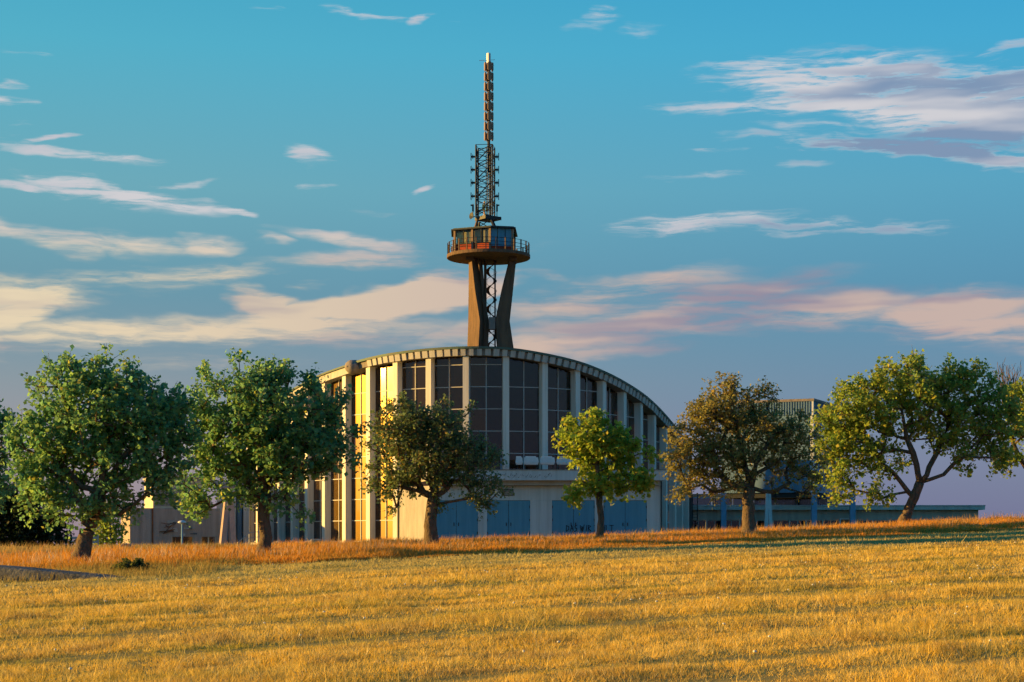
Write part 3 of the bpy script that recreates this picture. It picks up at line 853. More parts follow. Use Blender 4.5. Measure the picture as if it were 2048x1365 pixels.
# ------------------------------------------------------------------ antenna tower
def build_tower():
    Y = 200.0
    cx = XW(979, Y); k = Y / F
    zg = FLOOR
    root = thing('antenna_tower', 'concrete tower with round gallery, glazed cabin and antenna mast above the hall', 'tower', (cx, Y, zg))
    def P(px, py, dy=0.0): return ((px - 1024) * k, Y + dy, EYE + (HORIZON - py) * k)
    # two splayed concrete legs, stations (py, left, corner, right)
    def leg(stations, depL, depR, mat_='tower_concrete'):
        m_ = MB(); vs_ = []
        for (py, xl, xc, xr, dl, dr) in stations:
            z = EYE + (HORIZON - py) * k
            vs_ += [((xl - 1024) * k, Y - 1.2 + dl, z), ((xc - 1024) * k, Y - 1.2, z), ((xr - 1024) * k, Y - 1.2 + dr, z), ((xl + xr - xc - 1024) * k, Y - 1.2 + dl + dr, z)]
        fs = []
        for q in range(len(stations) - 1):
            o = 4 * q
            for e in range(4): fs.append((o + e, o + (e + 1) % 4, o + 4 + (e + 1) % 4, o + 4 + e))
        fs += [(0, 1, 2, 3), tuple(4 * (len(stations) - 1) + e for e in (3, 2, 1, 0))]
        m_.add(vs_, fs); m_.build('leg', mat_, root)
    zgpy = HORIZON + (EYE - zg) / k
    leg([(517, 937.5, 943, 954, 1.2, .5), (580, 937, 950, 966, 1.6, .6), (645, 936, 960, 978.5, 2.0, .8), (700, 934, 957, 976, 2.1, .8), (zgpy, 920, 945, 968, 2.4, .9)], 0, 0)
    leg([(517, 1019, 1020.5, 1033, .8, .3), (580, 1003, 1005, 1026.5, 1.2, .3), (645, 989.5, 992, 1019.5, 1.6, .3), (700, 994, 996, 1027.5, 1.6, .3), (zgpy, 1010, 1013, 1046, 2.0, .4)], 0, 0)
    leg([(517, 955, 958, 964, 4.2, 4.0), (645, 966, 969, 975, 3.0, 2.8), (700, 964, 967, 973, 3.0, 2.8), (zgpy, 958, 962, 968, 3.4, 3.2)], 0, 0)
    z0, z1 = EYE + (HORIZON - 661) * k, EYE + (HORIZON - 637) * k
    MB().box((XW(984.3, Y), Y - .6, (z0 + z1) / 2), (13 * k, 1.0, z1 - z0)).build('tie_block', 'concrete_dark', root)
    # stair shaft: poles and spiral
    pr = [(970.5, .16, 'tower_concrete', .3), (990, .09, 'dark_steel', .5), (963.5, .09, 'tower_concrete', 1.2)]
    ztp = EYE + (HORIZON - 520) * k
    for (px, r_, mt, dy) in pr:
        MB().tube((XW(px, Y), Y + dy, zg), (XW(px, Y), Y + dy, ztp), r_, n=8).build('shaft_pole', mt, root)
    sp = MB(); hr = MB()
    scx, scy = XW(982.5, Y), Y + .9
    turns = (ztp - zg) / 2.15; nst = int(turns * 22); vs_ = []; fs = []
    hp = []
    for q in range(nst + 1):
        a = 2 * math.pi * q / 22; z = zg + (ztp - zg) * q / nst
        c_, s_ = math.cos(a), math.sin(a)
        vs_ += [(scx + .25 * c_, scy + .25 * s_, z), (scx + .62 * c_, scy + .62 * s_, z), (scx + .62 * c_, scy + .62 * s_, z + .10), (scx + .25 * c_, scy + .25 * s_, z + .10)]
        hp.append((scx + .64 * c_, scy + .64 * s_, z + 1.05))
        if q:
            o = 4 * (q - 1)
            for e in range(4): fs.append((o + e, o + (e + 1) % 4, o + 4 + (e + 1) % 4, o + 4 + e))
    fs += [(0, 1, 2, 3), tuple(4 * nst + e for e in (3, 2, 1, 0))]
    st = sp.add(vs_, fs).build('spiral_stair', 'rusty_metal', root)
    hr.path([p for p in hp if p[2] < ztp + .2][::2], .025, 4)
    for q in range(0, nst - 8, 6): hr.tube((scx + .6 * math.cos(2 * math.pi * q / 22), scy + .6 * math.sin(2 * math.pi * q / 22), zg + (ztp - zg) * q / nst), hp[q], .018, n=4)
    hr.build('handrail', 'dark_steel', st)
    # gallery disc
    zd = EYE + (HORIZON - 513) * k
    gx = XW(977, Y); RG = 83.5 * k
    MB().lathe((gx, Y, zd), [(1.5, -.34), (RG - .05, -.28), (RG, -.24), (RG, .10), (RG - .15, .10), (RG - .25, .06), (.5, .06)], 48).build('gallery', 'tower_concrete', root)
    for (px_, wd) in ((941, .9), (1026, .9)):
        MB().box((XW(px_, Y), Y - .3, zd - .50), (wd, 3.0, .38)).build('corbel', 'tower_concrete', root)
    # railing
    rail = MB()
    for hgt in (.45, .85, 1.28):
        pts = [(gx + (RG - .12) * math.cos(2 * math.pi * q / 48), Y + (RG - .12) * math.sin(2 * math.pi * q / 48), zd + .12 + hgt) for q in range(49)]
        rail.path(pts, .028, 4)
    rl = rail.build('railing', 'dark_steel', root)
    for q in range(26):
        a = 2 * math.pi * (q + .3) / 26
        x, y = gx + (RG - .12) * math.cos(a), Y + (RG - .12) * math.sin(a)
        MB().box((x, y, zd + .12 + .66), (.11, .11, 1.34), (math.cos(a), math.sin(a))).build('baluster', 'tower_concrete', rl)
    # five-sided cabin, blunt corner towards the viewer
    zc0, zc1 = zd + .07, EYE + (HORIZON - 466.5) * k
    zs = zc0 + .98
    P0, P1, P2, P3, P4 = [Vector((XW(q, Y) , Y + dy, 0)) for q, dy in ((981, -3.3), (910.5, -1.5), (908, 2.4), (1029, 2.4), (1025, -2.75))]
    ringp = [P0, P4, P3, P2, P1]
    ctr = Vector((XW(970, Y), Y, 0))
    def inset(d_): return [((p - ctr) * (1 - d_ / (p - ctr).length) + ctr) for p in ringp]
    MB().prism([(p.x, p.y) for p in inset(.05)], zc0, zs).build('parapet_wall', 'rust_red', root)
    MB().prism([(p.x, p.y) for p in inset(.4)], zs, zs + .05).build('cabin_floor', 'interior', root)
    MB().prism([(p.x, p.y) for p in (P2 + Vector((.3, -.3, 0)), P3 + Vector((-.3, -.3, 0)), P3 + Vector((-.3, -.1, 0)), P2 + Vector((.3, -.1, 0)))], zs + .052, zc1 - .01).build('rear_wall', 'interior', root)
    def wallpost(p, w, d_):
        MB().box((p.x, p.y, (zc0 + zc1) / 2), (w, w, zc1 - zc0 - .004), (d_.x, d_.y)).build('post', 'bronze_panel', root)
    dL = (P0 - P1).normalized()
    for p in ringp + [(P0 + P1) / 2]: wallpost(p, .22, dL)
    def glaz(A, B, nb):
        d = (B - A); L_ = d.length; d = d / L_
        fr = MB()
        for q in range(1, nb):
            c = A + d * L_ * q / nb; fr.box((c.x, c.y, (zs + zc1) / 2), (.07, .12, zc1 - zs - .01), (d.x, d.y))
        c = (A + B) / 2; fr.box((c.x, c.y, zs + .035), (L_ - .23, .14, .06), (d.x, d.y))
        wn = fr.build('window', 'dark_steel', root)
        for q in range(nb):
            c = A + d * L_ * (q + .5) / nb
            MB().box((c.x, c.y, (zs + .07 + zc1) / 2), (L_ / nb - .08, .02, zc1 - zs - .09), (d.x, d.y)).build('pane', 'cabin_glass', wn)
    Pm = (P0 + P1) / 2
    glaz(P1, Pm, 2); glaz(Pm, P0, 2); glaz(P2, P1, 3); glaz(P4, P3, 3)
    dR = (P4 - P0); LR = dR.length; dR = dR / LR
    for q in range(3):
        c = P0 + dR * LR * (q + .5) / 3
        MB().box((c.x, c.y, (zs + zc1) / 2 - .2), (LR / 3 - .09, .06, zc1 - zs + .38), (dR.x, dR.y)).build('blue_panel', 'blue_door', root)
    nin = Vector((-dL.y, dL.x, 0))
    for u0 in (.05, .27):
        cu = MB()
        for e_ in range(6):
            c = P1 + dL * ((P0 - P1).length * (u0 + .028 * e_)) + nin * (.20 + .035 * (e_ % 2))
            cu.box((c.x, c.y, (zs + zc1) / 2 - .08), ((P0 - P1).length * .028 - .004, .03, (zc1 - zs) * .82), (dL.x, dL.y))
        cu.build('curtain', 'curtain', root)
    for u0 in (.53, .78):
        c = P1 + dL * ((P0 - P1).length * (u0 + .1)) + nin * .25
        MB().box((c.x, c.y, (zs + zc1) / 2), ((P0 - P1).length * .19, .03, (zc1 - zs) * .94), (dL.x, dL.y)).build('added_blind', 'added_blind', root)  # added behind the glass so the left panes look paler
    MB().prism([(p.x, p.y) for p in inset(-.45)], zc1, zc1 + .14).build('cabin_roof', 'dark_steel', root)
    MB().prism([(p.x, p.y) for p in inset(-.2)], zc1 + .142, zc1 + .24).build('roof_cap', 'copper_roof', root)
    # mast base frame
    zr = zc1 + .24; zp0, zp1 = EYE + (HORIZON - 441.5) * k, EYE + (HORIZON - 434.5) * k
    mx_ = XW(970.5, Y); hw = 17.5 * k
    rot = R(38)
    def M4(q, h_): a = rot + q * math.pi / 2; return (mx_ + h_ * math.sqrt(2) * math.cos(a), Y + h_ * math.sqrt(2) * math.sin(a))
    for q in range(4):
        b0 = M4(q, 22 * k * .9); b1 = M4(q, 15 * k * .9)
        MB().tube((b0[0] + .1, b0[1], zr), (b1[0], b1[1], zp0), .17, .14, n=6).build('strut', 'tower_concrete' if q == 2 else 'dark_steel', root)
        b2 = M4(q + 1, 15 * k * .9)
        MB().tube((b0[0] + .1, b0[1], zr), (b2[0], b2[1], zp0), .05, n=5).build('brace', 'dark_steel', root)
    MB().box((mx_ + .25, Y, (zp0 + zp1) / 2), (2.1, 2.0, zp1 - zp0), (math.cos(rot), math.sin(rot))).build('mast_deck', 'dark_steel', root)
    MB().box((mx_ + .9, Y - .6, (zp0 + zp1) / 2 - .08), (1.9, .5, .3)).build('deck_arm', 'dark_steel', root)
    # lattice section
    zl0, zl1 = zp1, EYE + (HORIZON - 293) * k
    h_ = hw * .95
    ph = [M4(q, h_) for q in range(4)]
    for q in range(4):
        MB().tube((*ph[q], zl0), (*ph[q], zl1), .085, n=6).build('mast_leg', 'dark_steel', root)
    lev = 9
    for q in range(4):
        a, b = ph[q], ph[(q + 1) % 4]
        br = MB()
        for j in range(lev):
            za, zb = zl0 + (zl1 - zl0) * j / lev, zl0 + (zl1 - zl0) * (j + 1) / lev
            br.tube((*a, zb), (*b, zb), .035, n=4)
            if j % 2 == 0: br.tube((*a, za), (*b, zb), .045, n=4)
            else: br.tube((*b, za), (*a, zb), .045, n=4)
        br.build('lattice_bracing', 'dark_steel', root)
        if q in (1, 2):
            for j in range(4):
                za = zl0 + (zl1 - zl0) * j / 4; zb = zl0 + (zl1 - zl0) * (j + .95) / 4
                MB().tube((*a, za), (*b, zb), .065, n=5).build('brace', 'dark_steel', root)
    core = MB()
    for dx, dy in ((.1, 0), (.45, .2), (.62, -.2), (.28, -.3), (.8, .1)):
        core.tube((mx_ + dx, Y + dy, zl0), (mx_ + dx, Y + dy, zl1 - .1), .05 if dx != .62 else .11, n=5)
    for j in range(34):
        z = zl0 + (zl1 - zl0) * (j + .5) / 34
        core.tube((mx_ + .1, Y, z), (mx_ + .45, Y + .2, z), .022, n=4)
        if j % 3 == 0: core.tube((mx_ + .28, Y - .3, z), (mx_ + .8, Y + .1, z + .35), .035, n=4)
    core.build('cable_ladder', 'dark_steel', root)
    # dipoles
    for py in (314, 340, 366, 393):
        z = EYE + (HORIZON - py) * k
        for s, px0, px1 in ((-1, 951, 943), (1, 988.5, 996.5)):
            d_ = MB()
            d_.box(((XW(px0, Y) + XW(px1, Y)) / 2, Y, z), (abs(px1 - px0) * k, .16, .2))
            d_.box((XW(px1, Y) + s * .05, Y, z), (.09, .3, 15 * k * .95))
            d_.box((XW(px1 - s * 2.5, Y), Y, z), (.08, .3, .45))
            d_.build('dipole', 'dark_steel', root)
    # small dish, aerials, box whose yellow light is only colour
    z = EYE + (HORIZON - 433) * k
    dm = MB(); c0 = Vector((XW(943, Y), Y - .3, z)); nv = Vector((-.75, -.6, .1)).normalized()
    x_ = nv.cross(Vector((0, 0, 1))).normalized(); y_ = x_.cross(nv)
    rings = [(.05, -.16), (.28, -.1), (.40, .02), (.38, .03), (.05, -.08)]; vs_ = []; Nn = 16
    for r_, d_ in rings:
        for q in range(Nn):
            a = 2 * math.pi * q / Nn; vs_.append(c0 + nv * d_ + (x_ * math.cos(a) + y_ * math.sin(a)) * r_)
    fs = [(j * Nn + q, j * Nn + (q + 1) % Nn, (j + 1) * Nn + (q + 1) % Nn, (j + 1) * Nn + q) for j in range(len(rings) - 1) for q in range(Nn)] + [tuple(range(Nn))[::-1], tuple(range((len(rings) - 1) * Nn, len(rings) * Nn))]
    dm.add(vs_, fs).build('dish', 'dark_steel', root)
    for px_, t_, b_ in ((946, 408, 436), (994, 408, 437)):
        am = MB(); x = XW(px_, Y)
        am.tube((x, Y, EYE + (HORIZON - b_) * k), (x, Y, EYE + (HORIZON - t_) * k), .05, n=5)
        am.box((x, Y - .06, EYE + (HORIZON - (t_ + 9)) * k), (.2, .2, .75)); am.box((x + (.1 if px_ > 980 else -.1), Y, EYE + (HORIZON - (t_ + 3)) * k), (.35, .18, .15))
        am.tube((x, Y, EYE + (HORIZON - b_) * k + .1), (mx_ + (1 if px_ > 980 else -1) * .9, Y, zl0 + .1), .05, n=5)
        am.build('aerial', 'dark_steel', root)
    ym = MB(); ym.box((XW(967.5, Y), Y - .75, EYE + (HORIZON - 418) * k), (.32, .3, .7)); ym.box((XW(973.5, Y), Y - .75, EYE + (HORIZON - 421) * k), (.2, .25, .5)); ym.tube((XW(969, Y), Y - .7, zl0), (XW(969, Y), Y - .7, EYE + (HORIZON - 404) * k), .07, n=6)
    ym.build('equipment_box', 'painted_yellow_light', root)
    # upper antenna column: eight tiers of panels
    ux = XW(977.5, Y)
    ztop_, zbot = EYE + (HORIZON - 107) * k, zl1 - 3.0
    MB().tube((ux, Y, zbot), (ux, Y, EYE + (HORIZON - 126) * k), .17, n=8).build('antenna_pole', 'dark_steel', root)
    MB().box((ux - .02, Y, (EYE + (HORIZON - 127) * k + ztop_) / 2), (.34, .34, ztop_ - (EYE + (HORIZON - 127) * k)), (math.cos(R(40)), math.sin(R(40)))).build('top_beacon', 'unit_white', root)
    ta = MB(); za = EYE + (HORIZON - 121.5) * k; ta.tube((ux - 1.1, Y, za), (ux + .7, Y, za + .08), .025, n=4); ta.build('top_arm', 'galvanised', root)
    pr_ = R(-75)
    for tier in range(8):
        zt = EYE + (HORIZON - (125.5 + tier * 19.85)) * k; zb = zt - 17.4 * k
        for q in range(4):
            a = pr_ + q * math.pi / 2
            c = (ux + .43 * math.cos(a), Y + .43 * math.sin(a))
            m_ = MB(); w2, t2 = .30, .09
            ax = (-math.sin(a), math.cos(a))
            m_.box((c[0], c[1], (zt + zb) / 2), (.44, .16, zt - zb - .2), ax)
            m_.box((c[0] + .0, c[1], zt - .05), (.32, .12, .098), ax); m_.box((c[0], c[1], zb + .05), (.32, .12, .098), ax)
            m_.build('antenna_panel', 'bronze_panel', root)
    return root
tower = build_tower()

# ------------------------------------------------------------------ right-hand buildings
def build_right():
    # raised cladding block
    Y = 176.0
    c = Vector((XW(1626, Y), Y, 0)); dl = Vector((-math.cos(R(24)), math.sin(R(24)), 0)); dr = Vector((math.sin(R(25)), math.cos(R(25)), 0))
    wl_, wr_ = 9.6, 12.0
    z1 = ZW(797.5, Y); zb = ZW(985, Y); zm = ZW(829, Y)
    def C(u, v_): return c + dl * u + dr * v_
    root = thing('raised_block', 'tall block in shade-tinted blue-grey cladding raised on pillars above the low wing', 'building', (c.x - 3, c.y + 5, 1.3))
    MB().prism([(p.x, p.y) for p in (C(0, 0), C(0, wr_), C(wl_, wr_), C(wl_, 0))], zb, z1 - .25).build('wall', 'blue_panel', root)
    MB().prism([(p.x, p.y) for p in (C(-.15, -.15), C(-.15, wr_ + .15), C(wl_ + .15, wr_ + .15), C(wl_ + .15, -.15))], z1 - .249, z1).build('roof', 'concrete_dark', root)
    MB().prism([(p.x, p.y) for p in (C(-.06, -.06), C(-.06, .25), C(.25, .25), C(.25, -.06))], zb, z1 - .25).build('corner_trim', 'unit_white', root)
    n = 34
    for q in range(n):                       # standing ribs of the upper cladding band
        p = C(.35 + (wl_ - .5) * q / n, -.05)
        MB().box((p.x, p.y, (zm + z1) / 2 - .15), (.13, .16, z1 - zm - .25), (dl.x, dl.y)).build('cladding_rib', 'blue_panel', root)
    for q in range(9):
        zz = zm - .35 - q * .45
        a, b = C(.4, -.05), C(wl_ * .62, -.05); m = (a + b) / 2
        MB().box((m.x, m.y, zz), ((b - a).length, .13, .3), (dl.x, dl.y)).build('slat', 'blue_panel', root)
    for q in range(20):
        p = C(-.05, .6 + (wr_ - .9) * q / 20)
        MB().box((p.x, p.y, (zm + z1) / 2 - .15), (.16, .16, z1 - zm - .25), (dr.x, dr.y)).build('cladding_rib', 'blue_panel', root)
    for q in range(3):
        a, b = C(-.04, 1.0 + q * 3.6), C(-.04, 4.2 + q * 3.6); m = (a + b) / 2
        wn = MB().box((m.x, m.y, zm - 2.6), ((b - a).length, .12, 3.4), (dr.x, dr.y)).build('window', 'galvanised', root)
        m2 = m + Vector((dr.y, -dr.x, 0)) * .07
        MB().box((m2.x, m2.y, zm - 2.6), ((b - a).length - .25, .04, 3.15), (dr.x, dr.y)).build('pane', 'dark_glass', wn)
    # pillars carrying the block
    for px, Yp in ((1447, 177.0), (1628, 176.0), (1705, 177.4)):
        x = XW(px, Yp); MB().box((x, Yp, (.9 + zb) / 2), (.52, .52, zb - .9 - .01)).build('pillar', 'blue_steel', root)
    for (b0, t0) in ((1531, 1534.5), (1543, 1538.5)):
        Yp = 176.5
        x0, x1 = XW(b0, Yp), XW(t0, Yp)
        MB().hexa([(x0 - .22, Yp - .2, .9), (x0 + .22, Yp - .2, .9), (x0 + .22, Yp + .2, .9), (x0 - .22, Yp + .2, .9)],
                  [(x1 - .13, Yp - .2, zb), (x1 + .13, Yp - .2, zb), (x1 + .13, Yp + .2, zb), (x1 - .13, Yp + .2, zb)]).build('raking_pillar', 'unit_white', root)
    MB().prism([(p.x, p.y) for p in (C(.3, .3), C(.3, wr_ - .3), C(wl_ - .3, wr_ - .3), C(wl_ - .3, .3))], zb - .5, zb - .002).build('floor_beam', 'dark_steel', root)

    # low wing
    A = Vector((XW(1374, 179.0), 179.0, 0)); B = Vector((XW(1968, 178.4), 178.4, 0))
    d = (B - A); L_ = d.length; d = d / L_; nb = Vector((-d.y, d.x, 0))
    root = thing('low_wing', 'long low flat-roofed wing with window band behind tall dry grass', 'building', ((A.x + B.x) / 2, (A.y + B.y) / 2 + 3, 1.2))
    zr = ZW(1010.5, 178); zs = ZW(1020, 178); zwt = ZW(1040, 178); zwb = ZW(1064, 178)
    def P(s, dep): return A + d * s + nb * dep
    def bar(m_, s0, s1, d0, d1, z0, z1):
        q = [P(s0, d0), P(s1, d0), P(s1, d1), P(s0, d1)]
        m_.hexa([(p.x, p.y, z0) for p in q], [(p.x, p.y, z1) for p in q]); return m_
    bar(MB(), 0, L_ - .5, .3, 5.0, zwt, zs).build('wall', 'concrete', root)
    bar(MB(), 0, L_ - .5, .3, .7, .7, zwb).build('sill_wall', 'concrete_pale', root)
    bar(MB(), L_ - 1.1, L_ - .5, .31, 5.0, .7, zwt - .003).build('end_wall', 'concrete', root)
    bar(MB(), .6, L_ - 1.3, 4.0, 4.3, .7, zwt - .003).build('rear_wall', 'interior', root)
    bar(MB(), -.3, L_, -.45, 6.0, zs + .003, zr - .10).build('roof', 'concrete_pale', root)
    bar(MB(), -.35, L_ + .05, -.5, 6.05, zr - .098, zr).build('roof_edge', 'galvanised', root)
    nwin = 17; pitch = (L_ - 1.4) / nwin
    for q in range(nwin):
        s0 = .4 + q * pitch; s1 = s0 + pitch - .16
        bar(MB(), s1 + .003, s1 + .157, .25, .62, zwb + .003, zwt - .003).build('mullion', 'mullion', root)
        fr = MB(); bar(fr, s0, s1, .40, .50, zwb + .003, zwb + .08); bar(fr, s0, s1, .40, .50, zwt - .08, zwt - .003); bar(fr, (s0 + s1) / 2 - .03, (s0 + s1) / 2 + .03, .40, .50, zwb + .081, zwt - .081)
        wn = fr.build('window', 'mullion', root)
        bar(MB(), s0, (s0 + s1) / 2 - .031, .44, .46, zwb + .081, zwt - .081).build('pane', 'dark_glass', wn)
        bar(MB(), (s0 + s1) / 2 + .031, s1, .44, .46, zwb + .081, zwt - .081).build('pane', 'dark_glass', wn)
    # door
    s0 = L_ * .52
    dm = MB(); bar(dm, s0, s0 + 1.25, .18, .245, 1.0, zwt - .05)
    dr_ = dm.build('door', 'rusty_metal', root)
    fr = MB(); bar(fr, s0 - .12, s0 - .003, .16, .246, 1.0, zwt + .05); bar(fr, s0 + 1.253, s0 + 1.37, .16, .246, 1.0, zwt + .05); bar(fr, s0 - .12, s0 + 1.37, .16, .246, zwt + .051, zwt + .15)
    fr.build('door_frame', 'unit_white', dr_)
    # glazed set-back storey under the raised block
    zt = zb_up = ZW(994, 180)
    bar(MB(), .5, 16.0, 3.0, 5.5, zt, zt + .35).build('upper_lintel', 'concrete_dark', root)
    for q in range(7):
        s0 = .6 + q * 2.2
        fr = MB(); bar(fr, s0, s0 + .1, 2.9, 3.05, zr, zt); bar(fr, s0 + 2.05, s0 + 2.15, 2.9, 3.05, zr, zt); bar(fr, s0 + .101, s0 + 2.049, 2.92, 3.03, zr, zr + .1); bar(fr, s0 + .101, s0 + 2.049, 2.92, 3.03, zt - .1, zt)
        wn = fr.build('upper_window', 'unit_white' if q in (1, 2) else 'blue_steel', root)
        bar(MB(), s0 + .101, s0 + 2.049, 2.97, 2.99, zr + .101, zt - .101).build('pane', 'dark_glass', wn)
    # ladder beside the hall
    lm = MB(); s = 1.0
    p = P(.5, -.9)
    for dx in (0, .5): lm.tube((p.x + dx, p.y, .9), (p.x + dx, p.y, zr + 1.0), .05, n=5)
    for q in range(14): lm.tube((p.x, p.y, 1.3 + q * .32), (p.x + .5, p.y, 1.3 + q * .32), .025, n=4)
    lm.build('ladder', 'dark_steel', root)
build_right()

# ------------------------------------------------------------------ left-hand buildings and yard things
def build_left():
    Y = 160.0; be = R(17.5)
    fx = Vector((math.cos(be), math.sin(be), 0)); bk = Vector((-math.sin(be), math.cos(be), 0))
    c = Vector((XW(260, Y), Y, 0))
    def C(u, v_): return c + fx * u + bk * v_
    def ring(u0, u1, v0, v1): return [(p.x, p.y) for p in (C(u0, v0), C(u1, v0), C(u1, v1), C(u0, v1))]
    root = thing('concrete_block_building', 'weathered grey concrete block with louvred upper part and broken patch', 'building', (c.x + 4, c.y + 4, .8))
    zt = ZW(1016.5, Y); zw1, zw0 = ZW(1074, Y), ZW(1100, Y)
    def uof(px):
        lo, hi = -2, 14
        for _ in range(40):
            m = (lo + hi) / 2; p = C(m, 0)
            if 1024 + F * p.x / p.y < px: lo = m
            else: hi = m
        return lo
    openings = [(uof(343), uof(387)), (uof(402), uof(432))]
    uend = uof(440)
    MB().prism(ring(0, uend, .0, 9.5), zw1 + .002, zt).build('wall', 'block_concrete', root)
    cur = 0.0
    lw = MB()
    for (a, b) in openings + [(uend, None)]:
        lw.prism(ring(cur, a, .0, .4), .5, zw1); cur = b
    lw.prism(ring(0, .4, .402, 9.5), .5, zw1)
    lw.prism(ring(.41, uend, 4.5, 4.8), .5, zw1)
    lw.build('lower_wall', 'block_concrete', root)
    for (a, b) in openings:
        fr = MB(); fr.prism(ring(a, a + .09, .1, .25), .6, zw1); fr.prism(ring(b - .09, b, .1, .25), .6, zw1); m = (a + b) / 2
        fr.prism(ring(m - .05, m + .05, .1, .25), .6, zw1)
        wn = fr.build('window', 'cream_render', root)
        MB().prism(ring(a + .091, m - .051, .16, .18), .6, zw1).build('pane', 'dark_glass', wn)
        MB().prism(ring(m + .051, b - .091, .16, .18), .6, zw1).build('pane', 'dark_glass', wn)
        MB().prism(ring(a + .1, a + .6, .5, .56), .6, zw1).build('curtain', 'cream_render', wn)
    MB().prism(ring(-.06, uend * .45, -.07, -.004), ZW(1090, Y), ZW(1090, Y) + .12).build('ledge', 'concrete', root)
    u0 = uof(305)
    MB().box((C(u0, -.05).x, C(u0, -.05).y, (zt + 1.3) / 2), (.14, .09, zt - 1.3), (fx.x, fx.y)).build('drain_pipe', 'rusty_metal', root)
    # spalled patch: broken concrete edges and bent bars
    rnd = random.Random(3)
    u1 = uof(326)
    for q in range(16):
        a = u1 + rnd.uniform(-.1, 2.5); zz = ZW(1055, Y) + rnd.uniform(-.8, .9); w = rnd.uniform(.15, .75); h_ = rnd.uniform(.06, .28)
        dp = rnd.uniform(.03, .16)
        p = [C(a, -.002), C(a + w, -.002), C(a + w, -dp), C(a, -dp * .6)]
        MB().hexa([(v_.x, v_.y, zz) for v_ in (p[3], p[2], p[1], p[0])], [(v_.x, v_.y, zz + h_ * rnd.uniform(.6, 1.2)) for v_ in (p[3], p[2], p[1], p[0])]).build('spalled_concrete', rnd.choice(['concrete', 'concrete_pale', 'slab_dark']), root)
    bm = MB()
    for q in range(9):
        a = C(u1 + rnd.uniform(-.4, 1.2), -.02); b = C(u1 + rnd.uniform(-.7, 1.4), -.4)
        bm.tube((a.x, a.y, ZW(1058, Y) + rnd.uniform(-.5, .6)), (b.x, b.y, ZW(1062, Y) + rnd.uniform(-.9, .8)), .03, n=5)
    bm.build('bent_bar', 'rusty_metal', root)
    # louvred upper part
    zu = ZW(951, Y); ua, ub = uof(308), uof(410)
    Lx = -1.0
    def D(u, v_): return C(ua, .8) + fx * u + bk * v_
    def ringd(u0, u1, v0, v1): return [(p.x, p.y) for p in (D(u0, v0), D(u1, v0), D(u1, v1), D(u0, v1))]
    WU = ub - ua
    MB().prism(ringd(0, WU, .0, 8.0), zt + .003, zu - .15).build('upper_wall', 'cream_render', root)
    MB().prism(ringd(-.15, WU + .15, -.15, 8.15), zu - .149, zu).build('upper_roof', 'concrete_pale', root)
    zq = zt + .25
    while zq < zt + 1.9:
        MB().prism(ringd(.25, WU - .2, -.09, -.003), zq, zq + .13).build('louver_slat', 'louver', root); zq += .215
    while zq < zu - .5:
        zq += .3; MB().prism(ringd(.25, WU - .2, -.09, -.003), zq, zq + .13).build('louver_slat', 'louver', root)
    # raking concrete portal beside the hall
    Yp = 152.0
    r2 = thing('raking_portal', 'pair of leaning pinkish concrete struts beside the glazed flank', 'strut', (XW(450, Yp), Yp, 1.0))
    for (b0, t0) in ((441, 452), (463, 456.5)):
        x0, x1 = XW(b0, Yp), XW(t0, Yp); zt2 = ZW(985 if b0 == 463 else 1000, Yp)
        sgn = 0 if b0 == 441 else .35
        MB().hexa([(x0 - .22, Yp - .1 + sgn, .6), (x0, Yp - .35 + sgn, .6), (x0 + .42, Yp + .15 + sgn, .6), (x0 + .2, Yp + .45 + sgn, .6)],
                  [(x1 - .18, Yp - .1 + sgn, zt2), (x1, Yp - .3 + sgn, zt2), (x1 + .35, Yp + .1 + sgn, zt2), (x1 + .17, Yp + .35 + sgn, zt2)]).build('strut', 'pink_concrete', r2)
    MB().box((XW(455, Yp) + .2, Yp + .2, ZW(990, Yp) + .9), (2.6, 1.6, .6)).build('head_beam', 'pink_concrete', r2)
    # white wall with narrow openings between block and hall
    Yq = 172.0
    xa, xb = XW(433, Yq), XW(500, Yq)
    r3 = thing('link_wall', 'white panelled link wall between concrete block and hall', 'wall', ((xa + xb) / 2, Yq, .8))
    for q in range(5):
        x = xa + (xb - xa) * (q + .5) / 5
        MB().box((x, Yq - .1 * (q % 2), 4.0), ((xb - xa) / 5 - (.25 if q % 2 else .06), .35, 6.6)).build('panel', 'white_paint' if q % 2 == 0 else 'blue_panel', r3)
    MB().box(((xa + xb) / 2, Yq + .3, 3.95), (xb - xa, .2, 6.5)).build('backing', 'concrete_dark', r3)
    # steps with handrail
    Ys = 150.5; x0, x1 = XW(476, Ys), XW(522, Ys)
    r4 = thing('entrance_steps', 'concrete steps with thin metal handrail at the flank door', 'steps', ((x0 + x1) / 2, Ys, .7))
    zg = .75
    for q in range(4):
        MB().box(((x0 + x1) / 2 + .2 * q, Ys + .35 * q, zg + .17 * q + .085), (x1 - x0 - .4 * q, .345, .168)).build('step', 'concrete_pale', r4)
    hr = MB()
    pts = [(x0, Ys - .1, zg + .9), (x0 + .9, Ys + .4, zg + 1.7), (x1, Ys + .5, zg + 1.85)]
    hr.path(pts, .03, 5); hr.path([(p[0], p[1], p[2] - .45) for p in pts], .025, 5)
    for p in pts: hr.tube((p[0], p[1], zg - .1), p, .03, n=5)
    hr.build('handrail', 'galvanised', r4)
    # low white kerb wall along the flank with slanting stays
    Yk = 146.5; xa, xb = XW(575, Yk), XW(796, Yk)
    r5 = thing('kerb_wall', 'low whitish wall with short slanting stays along the glazed flank', 'wall', ((xa + xb) / 2, Yk, .8))
    MB().box(((xa + xb) / 2, Yk, (.5 + ZW(1094, Yk)) / 2), (xb - xa, .35, ZW(1094, Yk) - .5)).build('wall', 'concrete_pale', r5)
